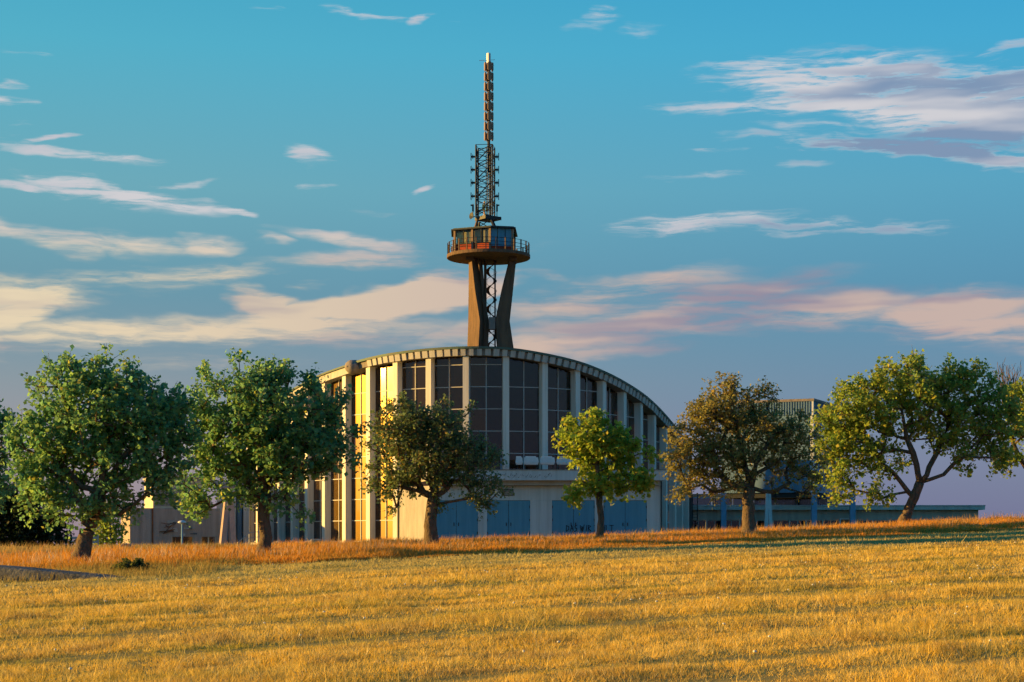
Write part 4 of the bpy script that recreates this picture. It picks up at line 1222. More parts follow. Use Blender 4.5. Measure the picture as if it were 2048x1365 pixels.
    for px in (590, 612, 641, 662, 733):
        x = XW(px, Yk); MB().hexa([(x - .16, Yk - .5, .6), (x + .16, Yk - .5, .6), (x + .16, Yk - .3, .6), (x - .16, Yk - .3, .6)],
                                  [(x + .16, Yk - .28, 1.62), (x + .46, Yk - .28, 1.62), (x + .46, Yk - .18, 1.62), (x + .16, Yk - .18, 1.62)]).build('stay', 'white_paint', r5)
    # rubble blocks
    rnd = random.Random(9)
    for q in range(9):
        px = 547 + q * 12.5 + rnd.uniform(-4, 4); Yr = 144.6 + rnd.uniform(-.6, .6); x = XW(px, Yr); s = rnd.uniform(.25, .5); z = tz(x, Yr)
        b4 = [(x + sx * s * rnd.uniform(.7, 1.2), Yr + sy * s * rnd.uniform(.6, 1), z - .05) for sx, sy in ((-1, -1), (1, -1), (1, 1), (-1, 1))]
        t4 = [(a + rnd.uniform(-.15, .15), b + rnd.uniform(-.15, .15), z + s * rnd.uniform(.8, 1.5)) for a, b, _ in b4]
        o = MB().hexa(b4, t4).build('rubble_block', 'rubble', None, origin=(x, Yr, z))
        bv = o.modifiers.new('bevel', 'BEVEL'); bv.width = .07; bv.segments = 2
        tag(o, 'broken pale concrete block lying in front of the low kerb wall', 'rubble', 'rubble blocks by the flank')
    # lamp post
    Yl = 118.0; x = XW(364, Yl); z = tz(x, Yl)
    r6 = thing('lamp_post', 'slim grey lamp post with flat round head before the concrete block', 'street lamp', (x, Yl, z))
    zt3 = ZW(1048, Yl)
    MB().tube((x, Yl, z - .1), (x, Yl, zt3), .075, .05, n=8).build('post', 'blue_steel', r6)
    MB().lathe((x, Yl, zt3), [(.06, -.02), (.10, .02), (.28, .06), (.30, .10), (.24, .17), (.10, .22), (.02, .23)], 16).build('lamp_head', 'unit_white', r6, smooth=True)
    # dish on the ground
    Yd = 76.0; x = XW(252.5, Yd); z = tz(x, Yd)
    zc = ZW(1108, Yd)
    r7 = thing('satellite_dish', 'round grey dish standing in dry grass near the leaning tree', 'dish', (x, Yd, z))
    nv = Vector((.15, -.97, .2)).normalized(); x_ = nv.cross(Vector((0, 0, 1))).normalized(); y_ = x_.cross(nv); c0 = Vector((x, Yd, zc)); Nn = 28
    rings = [(.02, -.14), (.2, -.115), (.34, -.05), (.43, .03), (.45, .05), (.455, .03), (.36, -.08), (.2, -.145), (.02, -.17)]; vs_ = []
    for r_, d_ in rings:
        for q in range(Nn):
            a = 2 * math.pi * q / Nn; vs_.append(c0 + nv * d_ + (x_ * math.cos(a) + y_ * math.sin(a)) * r_)
    fs = [(j * Nn + q, j * Nn + (q + 1) % Nn, (j + 1) * Nn + (q + 1) % Nn, (j + 1) * Nn + q) for j in range(len(rings) - 1) for q in range(Nn)] + [tuple(range(Nn))[::-1], tuple(range((len(rings) - 1) * Nn, len(rings) * Nn))]
    MB().add(vs_, fs).build('reflector', 'galvanised', r7, smooth=True)
    fm = MB(); tip = c0 + nv * .42
    for q in range(3):
        a = 2 * math.pi * q / 3 + .5; fm.tube(c0 + (x_ * math.cos(a) + y_ * math.sin(a)) * .42 + nv * .03, tip, .01, n=4)
    fm.tube(tip - nv * .05, tip + nv * .05, .035, n=8); fm.build('feed', 'dark_steel', r7)
    MB().tube((x, Yd + .22, z - .1), (x, Yd + .16, zc), .05, n=8).build('stand', 'dark_steel', r7)
    # low fence left of the dish
    Yf = 92.0
    r8 = thing('pipe_fence', 'low grey slatted fence behind the leaning tree', 'fence', (XW(170, Yf), Yf, tz(XW(170, Yf), Yf)))
    xs = np.linspace(XW(122, Yf), XW(196, Yf), 5)
    for q, xx in enumerate(xs):
        MB().box((xx, Yf, tz(xx, Yf) + .35), (.07, .07, .9)).build('post', 'galvanised', r8)
        if q:
            xm = (xs[q - 1] + xx) / 2
            for hgt in (.2, .42, .64):
                MB().box((xm, Yf - .05, tz(xm, Yf) + hgt), (xx - xs[q - 1] - .02, .03, .13)).build('slat', 'galvanised', r8)
    # rusty trough in front of the gates
    Yt = 145.9; x0, x1 = XW(1122, Yt), XW(1245, Yt); z = 1.2
    r9 = thing('rusty_trough', 'long rusty brown trough standing before the graffitied gates', 'trough', ((x0 + x1) / 2, Yt, tz((x0 + x1) / 2, Yt)))
    zb_, zt4 = tz((x0 + x1) / 2, Yt) - .05, ZW(1071.5, Yt)
    tm = MB()
    for (a, b, y0_, y1_) in ((x0, x1, Yt, Yt + .08), (x0, x1, Yt + .6, Yt + .68), (x0, x0 + .08, Yt + .081, Yt + .599), (x1 - .08, x1, Yt + .081, Yt + .599)):
        tm.hexa([(a, y0_, zb_), (b, y0_, zb_), (b, y1_, zb_), (a, y1_, zb_)], [(a, y0_, zt4), (b, y0_, zt4), (b, y1_, zt4), (a, y1_, zt4)])
    tm.build('side_panels', 'rusty_metal', r9)
    MB().box(((x0 + x1) / 2, Yt + .34, zb_ + .3), (x1 - x0 - .17, .515, .3)).build('soil_fill', 'field_soil', r9)
    # sunken concrete slab at the field edge
    def gp(px, py):
        Yg = 30.0
        for _ in range(60): Yg = 1.65 * F / (py - HORIZON + F * .028 + F * .03 * (px - 1024) / F)
        return Yg
    Ya, Yb = gp(-90, 1166) , gp(222, 1160)
    xa, xb = XW(-90, Ya), XW(222, Yb)
    za = tz(xa, Ya); zb_ = tz(xb, Yb)
    m_ = MB(); nS = 10; vs_ = []; fs = []
    rnd = random.Random(5)
    for q in range(nS + 1):
        t = q / nS; x = xa + (xb - xa) * t; y = Ya + (Yb - Ya) * t; g = tz(x, y)
        h_ = .40 * (1 - t) ** .8 + .02
        if q == 0: h_ = .34
        vs_ += [(x, y - .04, g - .2), (x, y, g + h_ - .05 + rnd.uniform(-.015, .015)), (x, y + .03, g + h_), (x + .2, y + .5, g + h_ + .02), (x + .2, y + .5, g - .2)]
        if q:
            o = 5 * (q - 1)
            for e in range(5): fs.append((o + e, o + (e + 1) % 5, o + 5 + (e + 1) % 5, o + 5 + e))
    fs += [(0, 1, 2, 3, 4), tuple(5 * nS + e for e in (4, 3, 2, 1, 0))]
    o = m_.add(vs_, fs).build('sunken_slab', 'slab_dark', None, origin=((xa + xb) / 2, (Ya + Yb) / 2, (za + zb_) / 2))
    tag(o, 'dark weathered concrete slab half sunk in grass at the field edge', 'slab')
build_left()

# ------------------------------------------------------------------ trees
def make_tree(name, label, base, Y, blobs, nclump, leaves, leaf_len, trunk_r, forks, tone, seed, clump_r=.40, droop=.25, lean=None, depth=.85, group=None, cat='tree', stems=None, branch_r=1.0, narrow=.55, limbs=(), leader=False):
    """base px,py of the trunk foot; blobs = crown lobes in photo pixels; forks = trunk points in photo pixels (py falling)."""
    rng = np.random.default_rng(seed)
    k = Y / F
    bx = XW(base[0], Y); bz = tz(bx, Y) - .05
    trunk_r = trunk_r * .84
    root = thing(name, label, cat, (bx, Y, bz), group)
    # clump centres in the union of lobes
    vol = np.array([b[2] * b[3] * (b[2] + b[3]) / 2 * (b[4] if len(b) > 4 else 1) for b in blobs]); vol = vol / vol.sum()
    cl = []
    tries = 0
    while len(cl) < nclump and tries < nclump * 60:
        tries += 1
        b = blobs[rng.choice(len(blobs), p=vol)]
        u = rng.normal(size=3); u /= np.linalg.norm(u); r_ = rng.random() ** (1 / 2.2)
        u = u * r_
        c = np.array([XW(b[0] + u[0] * b[2], Y), Y + u[1] * depth * (b[2] + b[3]) / 2 * k, ZW(b[1] - u[2] * b[3], Y)])
        if c[2] < bz + min(.5, trunk_r * 4): continue
        if cl:
            dmin = min(np.linalg.norm(c - q) for q in cl)
            if dmin < clump_r * .62: continue
        cl.append(c)
    cl = np.array(cl)
    # skeleton
    nodes = []; par = []; 
    tp = [np.array([bx, Y, bz])] + [np.array([XW(p[0], Y), Y + (p[2] if len(p) > 2 else 0), ZW(p[1], Y)]) for p in forks]
    for i, p in enumerate(tp): nodes.append(p); par.append(i - 1)
    def add_chain(start, pts):
        c = start
        for p in pts: nodes.append(p); par.append(c); c = len(nodes) - 1
        return c
    origin = tp[-1]
    lo = len(tp) - 2 if leader else len(tp) - 1
    for lb in limbs:
        j0 = len(tp) - 1
        if len(lb[0]) > 2: j0 = len(tp) - 1 - lb[0][2]
        pts_ = [np.array([XW(q[0], Y), Y, ZW(q[1], Y)]) for q in lb]
        dy = rng.uniform(-.5, .5)
        for e, q in enumerate(pts_): q[1] += dy * (e + 1) / len(pts_)
        fine_ = []
        prev = nodes[j0]
        for q in pts_:
            fine_ += [prev + (q - prev) * .5 + rng.normal(size=3) * .04, q]; prev = q
        add_chain(j0, fine_)
    order = np.argsort(np.linalg.norm(cl - origin, axis=1))
    tips = []
    for ci in order:
        c = cl[ci]
        nd = np.array(nodes[lo:]); dv = c - nd; dist = np.linalg.norm(dv, axis=1)
        # prefer joining nodes that lie nearer to the trunk and below the clump
        pen = np.maximum(0, nd[:, 2] - c[2]) * .9 + np.linalg.norm(nd - origin, axis=1) * .12
        j = int(np.argmin(dist + pen)) + lo
        s = nodes[j]; n_ = max(1, int(dist[j - lo] / .55))
        pts = []
        for q in range(1, n_ + 1):
            t = q / (n_ + 0)
            p = s + (c - s) * t
            p = p + np.array([0, 0, .10 * dist[j - lo] * math.sin(math.pi * t)]) + rng.normal(size=3) * .035 * (t < 1)
            pts.append(p)
        tips.append(add_chain(j, pts))
    # pipe model radii
    n = len(nodes); w = np.zeros(n)
    for t in tips: w[t] += 1
    for i in range(n - 1, 0, -1):
        w[par[i]] += w[i]
    tot = w[max(len(tp) - 2, 0)]
    rad = trunk_r * .92 * branch_r * (np.maximum(w, .3) / tot) ** .46
    rad = np.maximum(rad, .008)
    for i in range(len(tp)):
        f_ = i / max(1, len(tp) - 1); rad[i] = max(rad[i] if i > 0 else 0, trunk_r * (1.0 - .42 * f_)) if i < len(tp) - 1 or not leader else min(rad[i], trunk_r * .6)
    rad[0] = trunk_r * 1.28
    kids = {}
    for i in range(1, n): kids.setdefault(par[i], []).append(i)
    tm = MB(); bm = MB()
    # trunk as one continuous tube with uneven sides
    tpts = [Vector(p) for p in tp]
    ext = []; er = []
    for i in range(len(tpts) - 1):
        for q in range(4):
            t = q / 4; ext.append(tpts[i].lerp(tpts[i + 1], t) + Vector((rng.normal() * .012, rng.normal() * .012, 0)))
            er.append(rad[i] * (1 - t) + rad[i + 1] * t)
    ext.append(tpts[-1]); er.append(rad[len(tp) - 1])
    er = [r_ * rng.uniform(.94, 1.06) for r_ in er]
    er[0] *= 1.1
    ext.insert(0, ext[0] - Vector((0, 0, .3))); er.insert(0, er[0] * 1.15)
    tm.path(ext, er, 12)
    tr = tm.build('trunk', 'bark', root, smooth=True)
    done = set()
    for i in range(len(tp), n):
        if par[i] in done and kids.get(par[i], [None])[0] == i: continue
        # follow a chain from its parent
        ch = [par[i], i]; 
        if i in done: continue
        done.add(i); cur = i
        while cur in kids:
            nx = max(kids[cur], key=lambda q: w[q])
            if nx in done: break
            ch.append(nx); done.add(nx); cur = nx
        rr = [min(rad[q], rad[ch[1]] * 1.15) if a == 0 else rad[q] for a, q in enumerate(ch)]
        bm.path([Vector(nodes[q]) for q in ch], rr, 6 if rr[0] > .05 else 4)
    bm.build('branches', 'bark', root, smooth=True)
    # leaves
    nsh = 6
    per = int(leaves / max(1, len(cl)) / nsh)
    base_c = np.repeat(cl, nsh, axis=0); ns = len(base_c)
    od = base_c - np.array([origin[0], Y, origin[2] + .3]); od /= np.linalg.norm(od, axis=1)[:, None] + 1e-6
    sd = rng.normal(size=(ns, 3)) * .62 + od * .75 + np.array([0, 0, .38]); sd /= np.linalg.norm(sd, axis=1)[:, None]
    sl = clump_r * rng.uniform(.7, 1.75, ns)[:, None]
    tw = MB()
    for q in range(ns):
        tw.tube(base_c[q], base_c[q] + sd[q] * sl[q] * .9, .010 * clump_r / .4, .004, n=3, caps=False)
    tw.build('twigs', 'bark', root)['kind'] = 'stuff'
    m = ns * per
    tt = rng.random((m, 1)) ** .8
    cc = np.repeat(base_c, per, axis=0); SD = np.repeat(sd, per, axis=0); SLn = np.repeat(sl, per, axis=0)
    lat = np.clip(rng.normal(size=(m, 3)), -1.7, 1.7) * clump_r * .26 * (1.15 - .6 * tt)
    pos = cc + SD * SLn * tt + lat
    pos[:, 2] -= droop * clump_r * (tt[:, 0] ** 2) * .8
    okm = pos[:, 2] > bz + min(.35, trunk_r * 3)
    # leaf frames: axis outward and drooping, blade facing up and outward
    out = pos - np.array([bx + (origin[0] - bx), Y, origin[2] + .5]); out /= np.linalg.norm(out, axis=1)[:, None] + 1e-6
    axd = rng.normal(size=(m, 3)) * .75 + out * .5 + np.array([0, 0, -.35]); axd /= np.linalg.norm(axd, axis=1)[:, None]
    nrm = rng.normal(size=(m, 3)) * .8 + out * .35 + np.array([0, 0, .75])
    nrm -= (nrm * axd).sum(1)[:, None] * axd; nrm /= np.linalg.norm(nrm, axis=1)[:, None] + 1e-9
    side = np.cross(axd, nrm)
    L_ = leaf_len * rng.uniform(.45, 1.45, m)[:, None]; wd = L_ * narrow
    bend = nrm * L_ * rng.uniform(-.25, .1, m)[:, None]
    v0 = pos; v1 = pos + axd * L_ * .5 + side * wd + bend * .2; v2 = pos + axd * L_ + bend; v3 = pos + axd * L_ * .5 - side * wd + bend * .2
    V = np.stack([v0, v1, v2, v3], 1)[okm]; mm = len(V)
    fidx = np.arange(mm)[:, None] * 4
    Fc = np.concatenate([fidx + np.array([[0, 1, 2]]), fidx + np.array([[0, 2, 3]])], 0)
    ccol = np.repeat(rng.normal(size=ns), per)[okm]
    t_ = np.clip(.5 + .22 * ccol + .25 * rng.normal(size=mm), 0, 1)[:, None]
    c = np.array(tone[0])[None] * (1 - t_) + np.array(tone[1])[None] * t_
    c = c * rng.uniform(.75, 1.25, mm)[:, None]
    if len(tone) > 2:
        sel = rng.random(mm) < tone[3]
        c[sel] = np.array(tone[2])[None] * rng.uniform(.7, 1.2, sel.sum())[:, None]
    raw_mesh('crown', V.reshape(-1, 3), Fc, 'leaf', root, np.repeat(c, 4, axis=0))
    return root

GREEN = [(0.095, 0.285, 0.150), (0.245, 0.410, 0.100), (0.40, 0.40, 0.07), .05]
DEEP = [(0.085, 0.155, 0.075), (0.180, 0.230, 0.070), (0.36, 0.26, 0.06), .08]
OLIVE = [(0.180, 0.195, 0.070), (0.330, 0.290, 0.075), (0.42, 0.29, 0.07), .10]
BRIGHT = [(0.210, 0.350, 0.046), (0.380, 0.460, 0.050), (0.52, 0.46, 0.05), .14]
YELL = [(0.175, 0.320, 0.072), (0.350, 0.420, 0.062), (0.52, 0.46, 0.06), .14]

make_tree('maple_tree', 'broad dark green maple leaning right beside the round dish', (157, 1130), 48.5,
          [(210, 860, 160, 110), (185, 775, 125, 62), (110, 900, 85, 95), (300, 850, 80, 100), (105, 985, 75, 65), (230, 960, 110, 70), (320, 930, 45, 50), (165, 1010, 75, 34), (60, 930, 42, 55), (350, 900, 34, 55)],
          290, 23000, .108, .27, [(172, 1070), (183, 1035), (200, 990)], GREEN, 1, clump_r=.40, limbs=[[(240, 1032, 1), (268, 1012), (300, 985)], [(205, 950), (215, 895), (222, 820)], [(165, 975), (125, 930), (95, 890)], [(235, 935), (285, 880), (310, 840)]])
make_tree('maple_tree', 'broad green maple before the glazed left flank of the hall', (525, 1116), 52.5,
          [(540, 830, 150, 95), (500, 765, 95, 48), (440, 850, 85, 85), (630, 850, 75, 90), (430, 960, 78, 62), (520, 940, 110, 70), (650, 945, 50, 50), (390, 1000, 38, 40), (575, 1010, 60, 36), (690, 870, 34, 60), (560, 890, 120, 80), (365, 900, 26, 45)],
          290, 23000, .108, .235, [(532, 1075), (528, 1040), (530, 985)], GREEN, 2, clump_r=.40, limbs=[[(555, 955), (595, 915), (645, 880)], [(500, 975), (465, 950), (425, 930)], [(520, 920), (512, 860), (505, 790)], [(540, 930), (568, 860), (580, 810)]])
make_tree('pear_tree', 'dark forked pear tree before the bare concrete corner of the annex', (862, 1103), 55.2,
          [(830, 900, 90, 75), (880, 850, 65, 45), (800, 850, 55, 50), (770, 970, 42, 55), (920, 920, 72, 65), (960, 975, 50, 38), (840, 955, 70, 40), (905, 1000, 40, 22)],
          215, 17500, .092, .25, [(861, 1060), (862, 1030), (868, 995)], DEEP, 3, clump_r=.34, narrow=.42, limbs=[[(845, 985), (820, 945), (800, 905)], [(885, 985), (905, 962), (940, 945)], [(872, 950), (880, 895), (885, 850)], [(858, 960), (850, 910), (840, 870)]])
make_tree('young_tree', 'small bright yellow-green tree before the graffitied blue gates', (1200, 1080), 58.5,
          [(1180, 880, 55, 45), (1190, 845, 28, 22), (1240, 895, 42, 38), (1285, 915, 26, 13), (1145, 985, 32, 18), (1200, 965, 50, 24), (1255, 965, 40, 28), (1205, 925, 55, 28)],
          125, 8600, .115, .135, [(1202, 1040), (1199, 1008), (1198, 970), (1194, 930)], BRIGHT, 4, clump_r=.29, depth=.9, leader=True)
make_tree('pear_tree', 'olive-brown spreading pear tree before the raised clad block', (1498, 1078), 59.5,
          [(1490, 850, 110, 70), (1490, 795, 70, 36), (1400, 900, 70, 65), (1390, 960, 62, 40), (1580, 890, 70, 62), (1610, 950, 48, 40), (1490, 930, 105, 52), (1430, 830, 55, 40)],
          260, 21500, .094, .27, [(1497, 1035), (1496, 1005), (1500, 975)], OLIVE, 5, clump_r=.36, narrow=.42, limbs=[[(1545, 985), (1580, 965), (1612, 950)], [(1470, 975), (1430, 945), (1395, 920)], [(1512, 925), (1540, 875), (1560, 840)], [(1490, 930), (1476, 870), (1470, 815)]])
make_tree('maple_tree', 'yellow-green maple on a leaning trunk before the end of the low wing', (1802, 1056), 65.5,
          [(1800, 820, 130, 75), (1830, 765, 110, 40), (1710, 850, 74, 85, 1.5), (1690, 950, 50, 48, 1.7), (1755, 930, 80, 55), (1900, 830, 90, 75), (1940, 900, 60, 50), (1960, 800, 50, 45), (1990, 940, 28, 30), (1740, 990, 45, 22, 1.6), (1680, 890, 50, 70, 1.6), (1985, 860, 50, 70, 1.6), (1940, 770, 60, 40, 1.4)],
          310, 29000, .112, .24, [(1815, 1025), (1828, 995), (1840, 965)], YELL, 6, clump_r=.44, limbs=[[(1885, 950), (1935, 900), (1990, 845)], [(1858, 935), (1885, 880), (1905, 820)], [(1832, 930), (1812, 880), (1800, 820)], [(1800, 965, 1), (1770, 935), (1735, 900)]])
make_tree('maple_tree', 'maple with bare dead twigs above its crown beyond the low wing', (2150, 1050), 69.0,
          [(2060, 830, 70, 60), (2110, 790, 90, 60), (2030, 880, 40, 50), (2150, 880, 80, 70), (2020, 930, 26, 24), (2210, 840, 70, 80)],
          150, 13000, .125, .22, [(2130, 1010), (2095, 985), (2055, 940)], YELL, 7, clump_r=.44, limbs=[[(2030, 890), (2020, 840)], [(2080, 890), (2110, 830)]])
make_tree('hedge_tree', 'green tree reaching in beside the dark evergreen', (-70, 1135), 58.0,
          [(-60, 880, 90, 75), (-20, 850, 40, 25), (-40, 950, 60, 60), (0, 990, 26, 22), (-90, 980, 60, 50)],
          120, 10000, .12, .2, [(-70, 1080), (-68, 1040), (-66, 990)], GREEN, 8, clump_r=.40)
make_tree('evergreen_bush', 'dark dense evergreen bush behind the leaning maple', (60, 1118), 82.0,
          [(60, 1040, 60, 45), (20, 1030, 55, 50), (95, 1075, 40, 36), (30, 1085, 60, 30), (-30, 1050, 50, 55)],
          190, 19000, .16, .2, [(60, 1100), (58, 1070), (56, 1040)], [(0.012, 0.028, 0.012), (0.024, 0.045, 0.016)], 9, clump_r=.50, cat='bush', narrow=.3)
make_tree('birch_sapling', 'thin pale-leaved sapling beside the concrete block', (214, 1102), 110.0,
          [(210, 1045, 26, 36), (225, 1070, 18, 22), (196, 1070, 16, 20)], 46, 2600, .16, .07, [(213, 1088), (212, 1070), (211, 1050)], YELL, 10, clump_r=.5)
make_tree('field_shrub', 'small green shrub at the field edge beside the sunken slab', (268, 1150), 42.0,
          [(262, 1134, 22, 13), (278, 1126, 11, 10), (244, 1142, 16, 8), (290, 1142, 14, 9)], 42, 2400, .06, .02, [(267, 1145), (266, 1138), (266, 1132)], [(0.06, 0.085, 0.02), (0.11, 0.12, 0.03)], 12, clump_r=.12, cat='shrub', branch_r=.6)
make_tree('background_tree', 'dark tree behind the glazed storey under the raised block', (1585, 1060), 205.0,
          [(1580, 1010, 38, 22), (1560, 990, 26, 16), (1610, 1000, 26, 18)], 50, 3200, .3, .18, [(1584, 1045), (1583, 1030), (1583, 1015)], DEEP, 13, clump_r=.9)

def dead_twigs():
    # bare twigs standing above the crown at the picture edge
    root = [o for o in bpy.data.objects if o.get('label', '').startswith('maple with bare dead twigs')][0]
    Y = 69.0; rng = random.Random(2); m = MB()
    for q in range(26):
        p = W(2012 + rng.uniform(-10, 14), 800 + rng.uniform(-5, 15), Y); a = rng.uniform(-.55, .5)
        pts = [p]; d = Vector((math.sin(a), rng.uniform(-.3, .3), math.cos(a)))
        for j in range(4):
            pts.append(pts[-1] + d * rng.uniform(.25, .42)); d = (d + Vector((rng.uniform(-.25, .2), rng.uniform(-.2, .2), .1))).normalized()
            if rng.random() < .8:
                e = (d + Vector((rng.uniform(-.8, .8), 0, .2))).normalized(); m.tube(pts[-1], pts[-1] + e * .3, .011, .006, n=3)
        m.path(pts, [.024, .02, .016, .012, .008], 4)
    m.build('bare_twigs', 'bark', root)
dead_twigs()

# ------------------------------------------------------------------ grass
def vnoise(x, y, s, seed):
    """smooth value noise, vectorised"""
    r = np.random.default_rng(seed); g = r.random((256, 256))
    X = x / s + 1000; Y = y / s + 1000
    xi = np.floor(X).astype(int); yi = np.floor(Y).astype(int); fx = X - xi; fy = Y - yi
    fx = fx * fx * (3 - 2 * fx); fy = fy * fy * (3 - 2 * fy)
    a = g[xi % 256, yi % 256]; b = g[(xi + 1) % 256, yi % 256]; c = g[xi % 256, (yi + 1) % 256]; d = g[(xi + 1) % 256, (yi + 1) % 256]
    return (a * (1 - fx) + b * fx) * (1 - fy) + (c * (1 - fx) + d * fx) * fy

def blades(name, x, y, h, wdt, col, lean_s, seed, bent=False):
    rng = np.random.default_rng(seed); n = len(x)
    z = terr(x, y) - .01
    a = rng.random(n) * 2 * np.pi
    lean = rng.normal(size=(n, 2)) * lean_s * h[:, None]; lean[:, 0] += .10 * h
    b = np.stack([x, y, z], 1); s = np.stack([np.cos(a), np.sin(a), np.zeros(n)], 1) * (wdt / 2)[:, None]
    if not bent:
        tip = b + np.stack([lean[:, 0], lean[:, 1], h], 1)
        V = np.stack([b - s, b + s, tip], 1).reshape(-1, 3); Fc = np.arange(3 * n).reshape(-1, 3); rep = 3
    else:
        mid = b + np.stack([lean[:, 0] * .35, lean[:, 1] * .35, h * .62], 1); tip = b + np.stack([lean[:, 0], lean[:, 1], h], 1)
        V = np.stack([b - s, b + s, mid + s * .8, mid - s * .8, tip], 1).reshape(-1, 3)
        i = np.arange(n)[:, None] * 5
        Fc = np.concatenate([i + [[0, 1, 2]], i + [[0, 2, 3]], i + [[3, 2, 4]]], 0); rep = 5
    return raw_mesh(name, V, Fc, 'straw', None, np.repeat(col, rep, axis=0), kind='stuff')

def in_view(n, ylo, yhi, rng, margin=1.12, extra=4.5):
    # uniform over the trapezoid of field that is in view, plus a margin
    u = rng.random(n); y = np.sqrt(ylo ** 2 + u * (yhi ** 2 - ylo ** 2))
    hw = 1024 / F * y * margin + extra
    return (rng.random(n) * 2 - 1) * hw, y

def field():
    rng = np.random.default_rng(21)
    bands = [(13.0, 20, 290000), (20, 30, 300000), (30, 44, 250000), (44, 66, 150000)]
    X = []; Y = []
    for lo, hi, n in bands:
        x, y = in_view(n, lo, hi, rng); X.append(x); Y.append(y)
    x = np.concatenate(X); y = np.concatenate(Y)
    t = y - SL * x
    wob = (vnoise(x, y, 3.0, 1) - .5) * .35
    keep = t + wob < 48.5
    x = x[keep]; y = y[keep]; t = t[keep] + wob[keep]; n = len(x)
    # mowing rows: each swath has a raised straw crest and a greener gap
    ph = (t + 1.3 * np.sin(t * .47) + .55 * np.sin(t * 1.13 + 1)) / 3.1
    row = .5 + .5 * np.cos(2 * np.pi * ph + .35 * (vnoise(x, y, 5, 6) - .5))
    rowid = np.floor(ph).astype(int)
    rs = np.random.default_rng(5).random(64)[np.clip(rowid, 0, 63)]
    patch = vnoise(x, y, 1.1, 2); fine = vnoise(x, y, .22, 3); big = vnoise(x, y, 4.5, 4)
    straw = np.array([.83, .60, .15]); gold = np.array([.77, .475, .050]); brown = np.array([.44, .285, .085]); green = np.array([.27, .275, .035]); pale = np.array([.84, .70, .34])
    g = np.clip((1 - row) ** 3 * (.35 + 1.5 * rs) + .75 * (patch - .55) + .5 * (big - .5) + .15 * rng.normal(size=n), 0, 1)
    w2 = np.clip(fine + .2 * rng.normal(size=n), 0, 1)[:, None]
    col = straw * w2 + gold * (1 - w2)
    br = np.clip((vnoise(x, y, .6, 8) - .55) * 2.2 + .25 * rng.normal(size=n), 0, 1)[:, None]
    col = col * (1 - br) + brown * br
    sel = rng.random(n) < .07; col[sel] = pale
    gg = (g * (.35 + .65 * rng.random(n)))[:, None]
    col = col * (1 - gg) + green * gg
    # greener mown strip beside the tall grass
    gs = np.clip(sstep(38.5, 41.0, t) * (1 - .0 * t), 0, 1)
    thin = np.exp(-((t - 43.6) / .55) ** 2) * .6
    gs = (np.clip(gs - thin, 0, 1) * (.45 + .5 * rng.random(n)))[:, None]
    strip = np.array([.47, .43, .18])
    col = col * (1 - gs) + strip * gs
    col *= rng.uniform(.72, 1.25, n)[:, None]
    h = rng.uniform(.035, .10, n) * (.7 + .6 * row) * (.7 + .6 * patch) * (.6 + 1.1 * vnoise(x, y, .16, 9) ** 1.5) * (1 - .45 * (1 - row) ** 4) * .8 * (1 - .25 * gs[:, 0])
    tall = rng.random(n) < .012; h[tall] *= 2.3
    wd = np.clip(y / 20, .8, 2.6) * rng.uniform(.006, .014, n)
    blades('field_stubble', x, y, h, wd, col, .55, 31)
    # scattered taller stalks
    x, y = in_view(2600, 13, 40, rng); n = len(x); t = y - SL * x; k_ = t < 40; x, y = x[k_], y[k_]; n = len(x)
    col = straw * rng.uniform(.8, 1.2, n)[:, None]
    blades('field_stalks', x, y, rng.uniform(.12, .26, n), np.full(n, .007), col, .25, 32)
field()

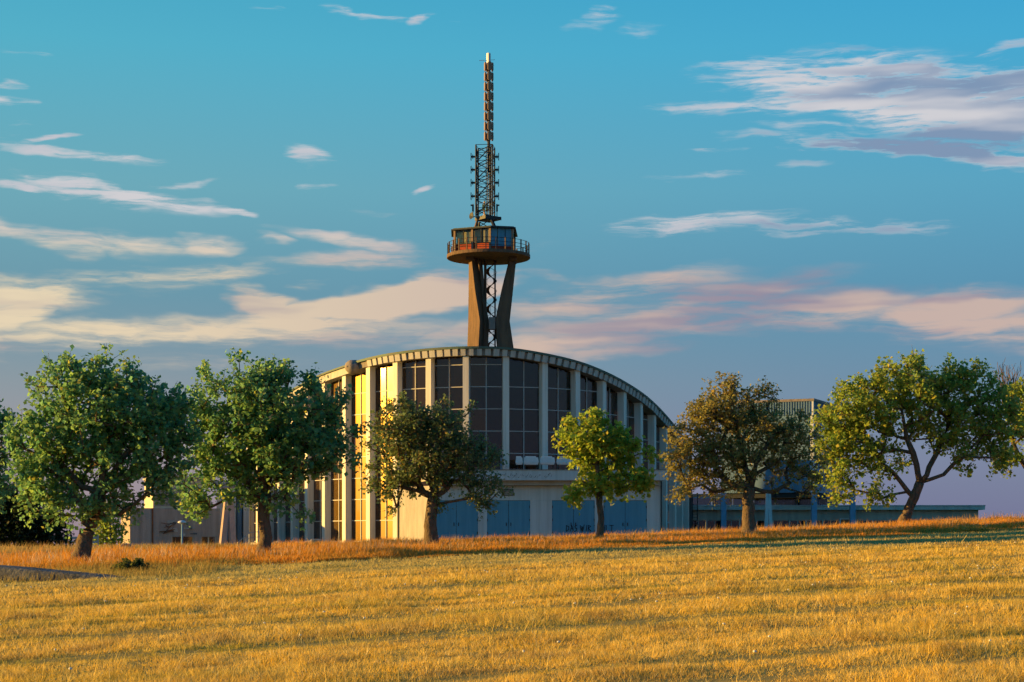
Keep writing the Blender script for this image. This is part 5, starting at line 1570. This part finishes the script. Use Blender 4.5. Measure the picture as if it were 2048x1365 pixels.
def tall_grass():
    rng = np.random.default_rng(41)
    X = []; Y = []
    # along the tree line, denser at its front edge
    n = 235000
    s = (rng.random(n) * 2 - 1) * 26
    tt = 47.8 + 16.0 * rng.random(n) ** 1.8
    x = s; y = tt + SL * x
    v = np.abs(x / y) < 1024 / F * 1.16 + .07
    x = x[v]; y = y[v]; tt = tt[v]; n = len(x)
    cl = vnoise(x, y, .8, 11); cl2 = vnoise(x, y, .25, 12); big = vnoise(x, y, 3.5, 13)
    edge = sstep(47.6, 50.5, tt + (vnoise(x, y, 1.2, 14) - .5) * 2.5)
    px = 1024 + F * x / y
    right = sstep(1000, 2000, px)
    h = (.12 + .30 * edge) * (.35 + .85 * cl + .45 * cl2) * (.85 + .35 * big) * (.60 - .22 * sstep(350, 1200, px) + .06 * right) * rng.uniform(.65, 1.2, n)
    tall = rng.random(n) < .05; h[tall] *= 1.45
    a = np.array([.72, .32, .035]); b = np.array([.58, .235, .034]); c = np.array([.62, .42, .17]); g = np.array([.20, .20, .05])
    u = rng.random(n)[:, None]
    col = a * u + b * (1 - u)
    sel = rng.random(n) < .12; col[sel] = c
    gm = (np.clip((vnoise(x, y, 1.6, 15) - .62) * 2.5, 0, 1) * rng.random(n))[:, None]
    left = (1 - sstep(250, 420, px)) * np.clip(1 - (tt - 48) / 4, 0, 1)
    gm = np.clip(gm + .4 * left[:, None] * rng.random(n)[:, None], 0, 1)
    col = col * (1 - gm) + g * gm
    col *= rng.uniform(.75, 1.25, n)[:, None]
    blades('tall_dry_grass', x, y, h, rng.uniform(.008, .018, n), col, .26, 42, bent=True)
    # pale seed stalks standing above
    n = 4200
    x = (rng.random(n) * 2 - 1) * 21; y = 50 + 10 * rng.random(n) + SL * x
    col = np.array([.62, .45, .30]) * rng.uniform(.8, 1.2, n)[:, None]
    px = 1024 + F * x / y; wh = (px < 380) & (px > 90) & (rng.random(n) < .6); col[wh] = np.array([.72, .68, .62])
    h = rng.uniform(.30, .56, n) * (.9 - .35 * sstep(400, 1300, px)); 
    blades('seed_stalks', x, y, h, np.full(n, .011), col, .22, 43, bent=True)
    # grass round the sunken slab and field edge at the left
    n = 16000
    x = rng.uniform(-15.5, -7, n); y = 40.5 + rng.uniform(-1.6, 6.5, n) + .1 * (x + 10)
    k_ = (y - SL * x < 50) ; x, y = x[k_], y[k_]; n = len(x)
    h = rng.uniform(.06, .24, n) * (.5 + vnoise(x, y, .7, 16))
    u = rng.random(n)[:, None]
    col = (np.array([.50, .32, .09]) * u + np.array([.22, .22, .06]) * (1 - u)) * rng.uniform(.75, 1.2, n)[:, None]
    blades('edge_grass', x, y, h, rng.uniform(.006, .013, n), col, .3, 44, bent=True)
    # yard grass between trees and buildings
    n = 60000
    y = 66 + 78 * rng.random(n) ** 1.2; x = (rng.random(n) * 2 - 1) * (1024 / F * 1.15 * y + 1)
    h = rng.uniform(.10, .38, n) * (.6 + .8 * vnoise(x, y, 3, 17))
    u = rng.random(n)[:, None]
    col = np.array([.52, .30, .10]) * u + np.array([.30, .24, .08]) * (1 - u)
    blades('yard_grass', x, y, h, rng.uniform(.02, .05, n), col, .3, 45)
tall_grass()

def flowers():
    rng = random.Random(77)
    hm = MB(); r = .016
    rings = [(.3 * r, -.5 * r), (.9 * r, -.25 * r), (1.0 * r, .2 * r), (.7 * r, .65 * r), (.25 * r, .9 * r)]
    hm.lathe((0, 0, .11), rings, 8)
    sm = MB(); sm.tube((0, 0, -.01), (.004, 0, .104), .003, .0025, n=4)
    def mesh(m_, nm, mt):
        me = bpy.data.meshes.new(nm); me.from_pydata(m_.v, [], m_.f); me.materials.append(MATS[mt]); return me
    h_me, s_me = mesh(hm, 'flower_head', 'flower_white'), mesh(sm, 'flower_stem', 'flower_stem')
    spots = []
    while len(spots) < 100:
        yy = math.sqrt(15.2 ** 2 + rng.random() * (46 ** 2 - 15.2 ** 2)); xx = rng.uniform(-1, 1) * 1024 / F * yy * 1.02
        t = yy - SL * xx
        if t > 46: continue
        if not (34 < t < 38.5 or 23 < t < 25.5 or rng.random() < .35): continue
        spots.append((xx, yy))
    for xx, yy in spots:
        e = thing('white_flower', 'small white clover head standing above the mown straw field', 'flower', (xx, yy, tz(xx, yy)), 'white clover heads scattered over the field')
        s = rng.uniform(.7, 1.35); e.scale = (s, s, rng.uniform(.8, 1.2)); e.rotation_euler = (rng.uniform(-.2, .2), rng.uniform(-.2, .2), rng.uniform(0, 6))
        for nm, me in (('flower_head', h_me), ('stem', s_me)):
            o = bpy.data.objects.new(nm, me); COL.objects.link(o); o.parent = e
flowers()
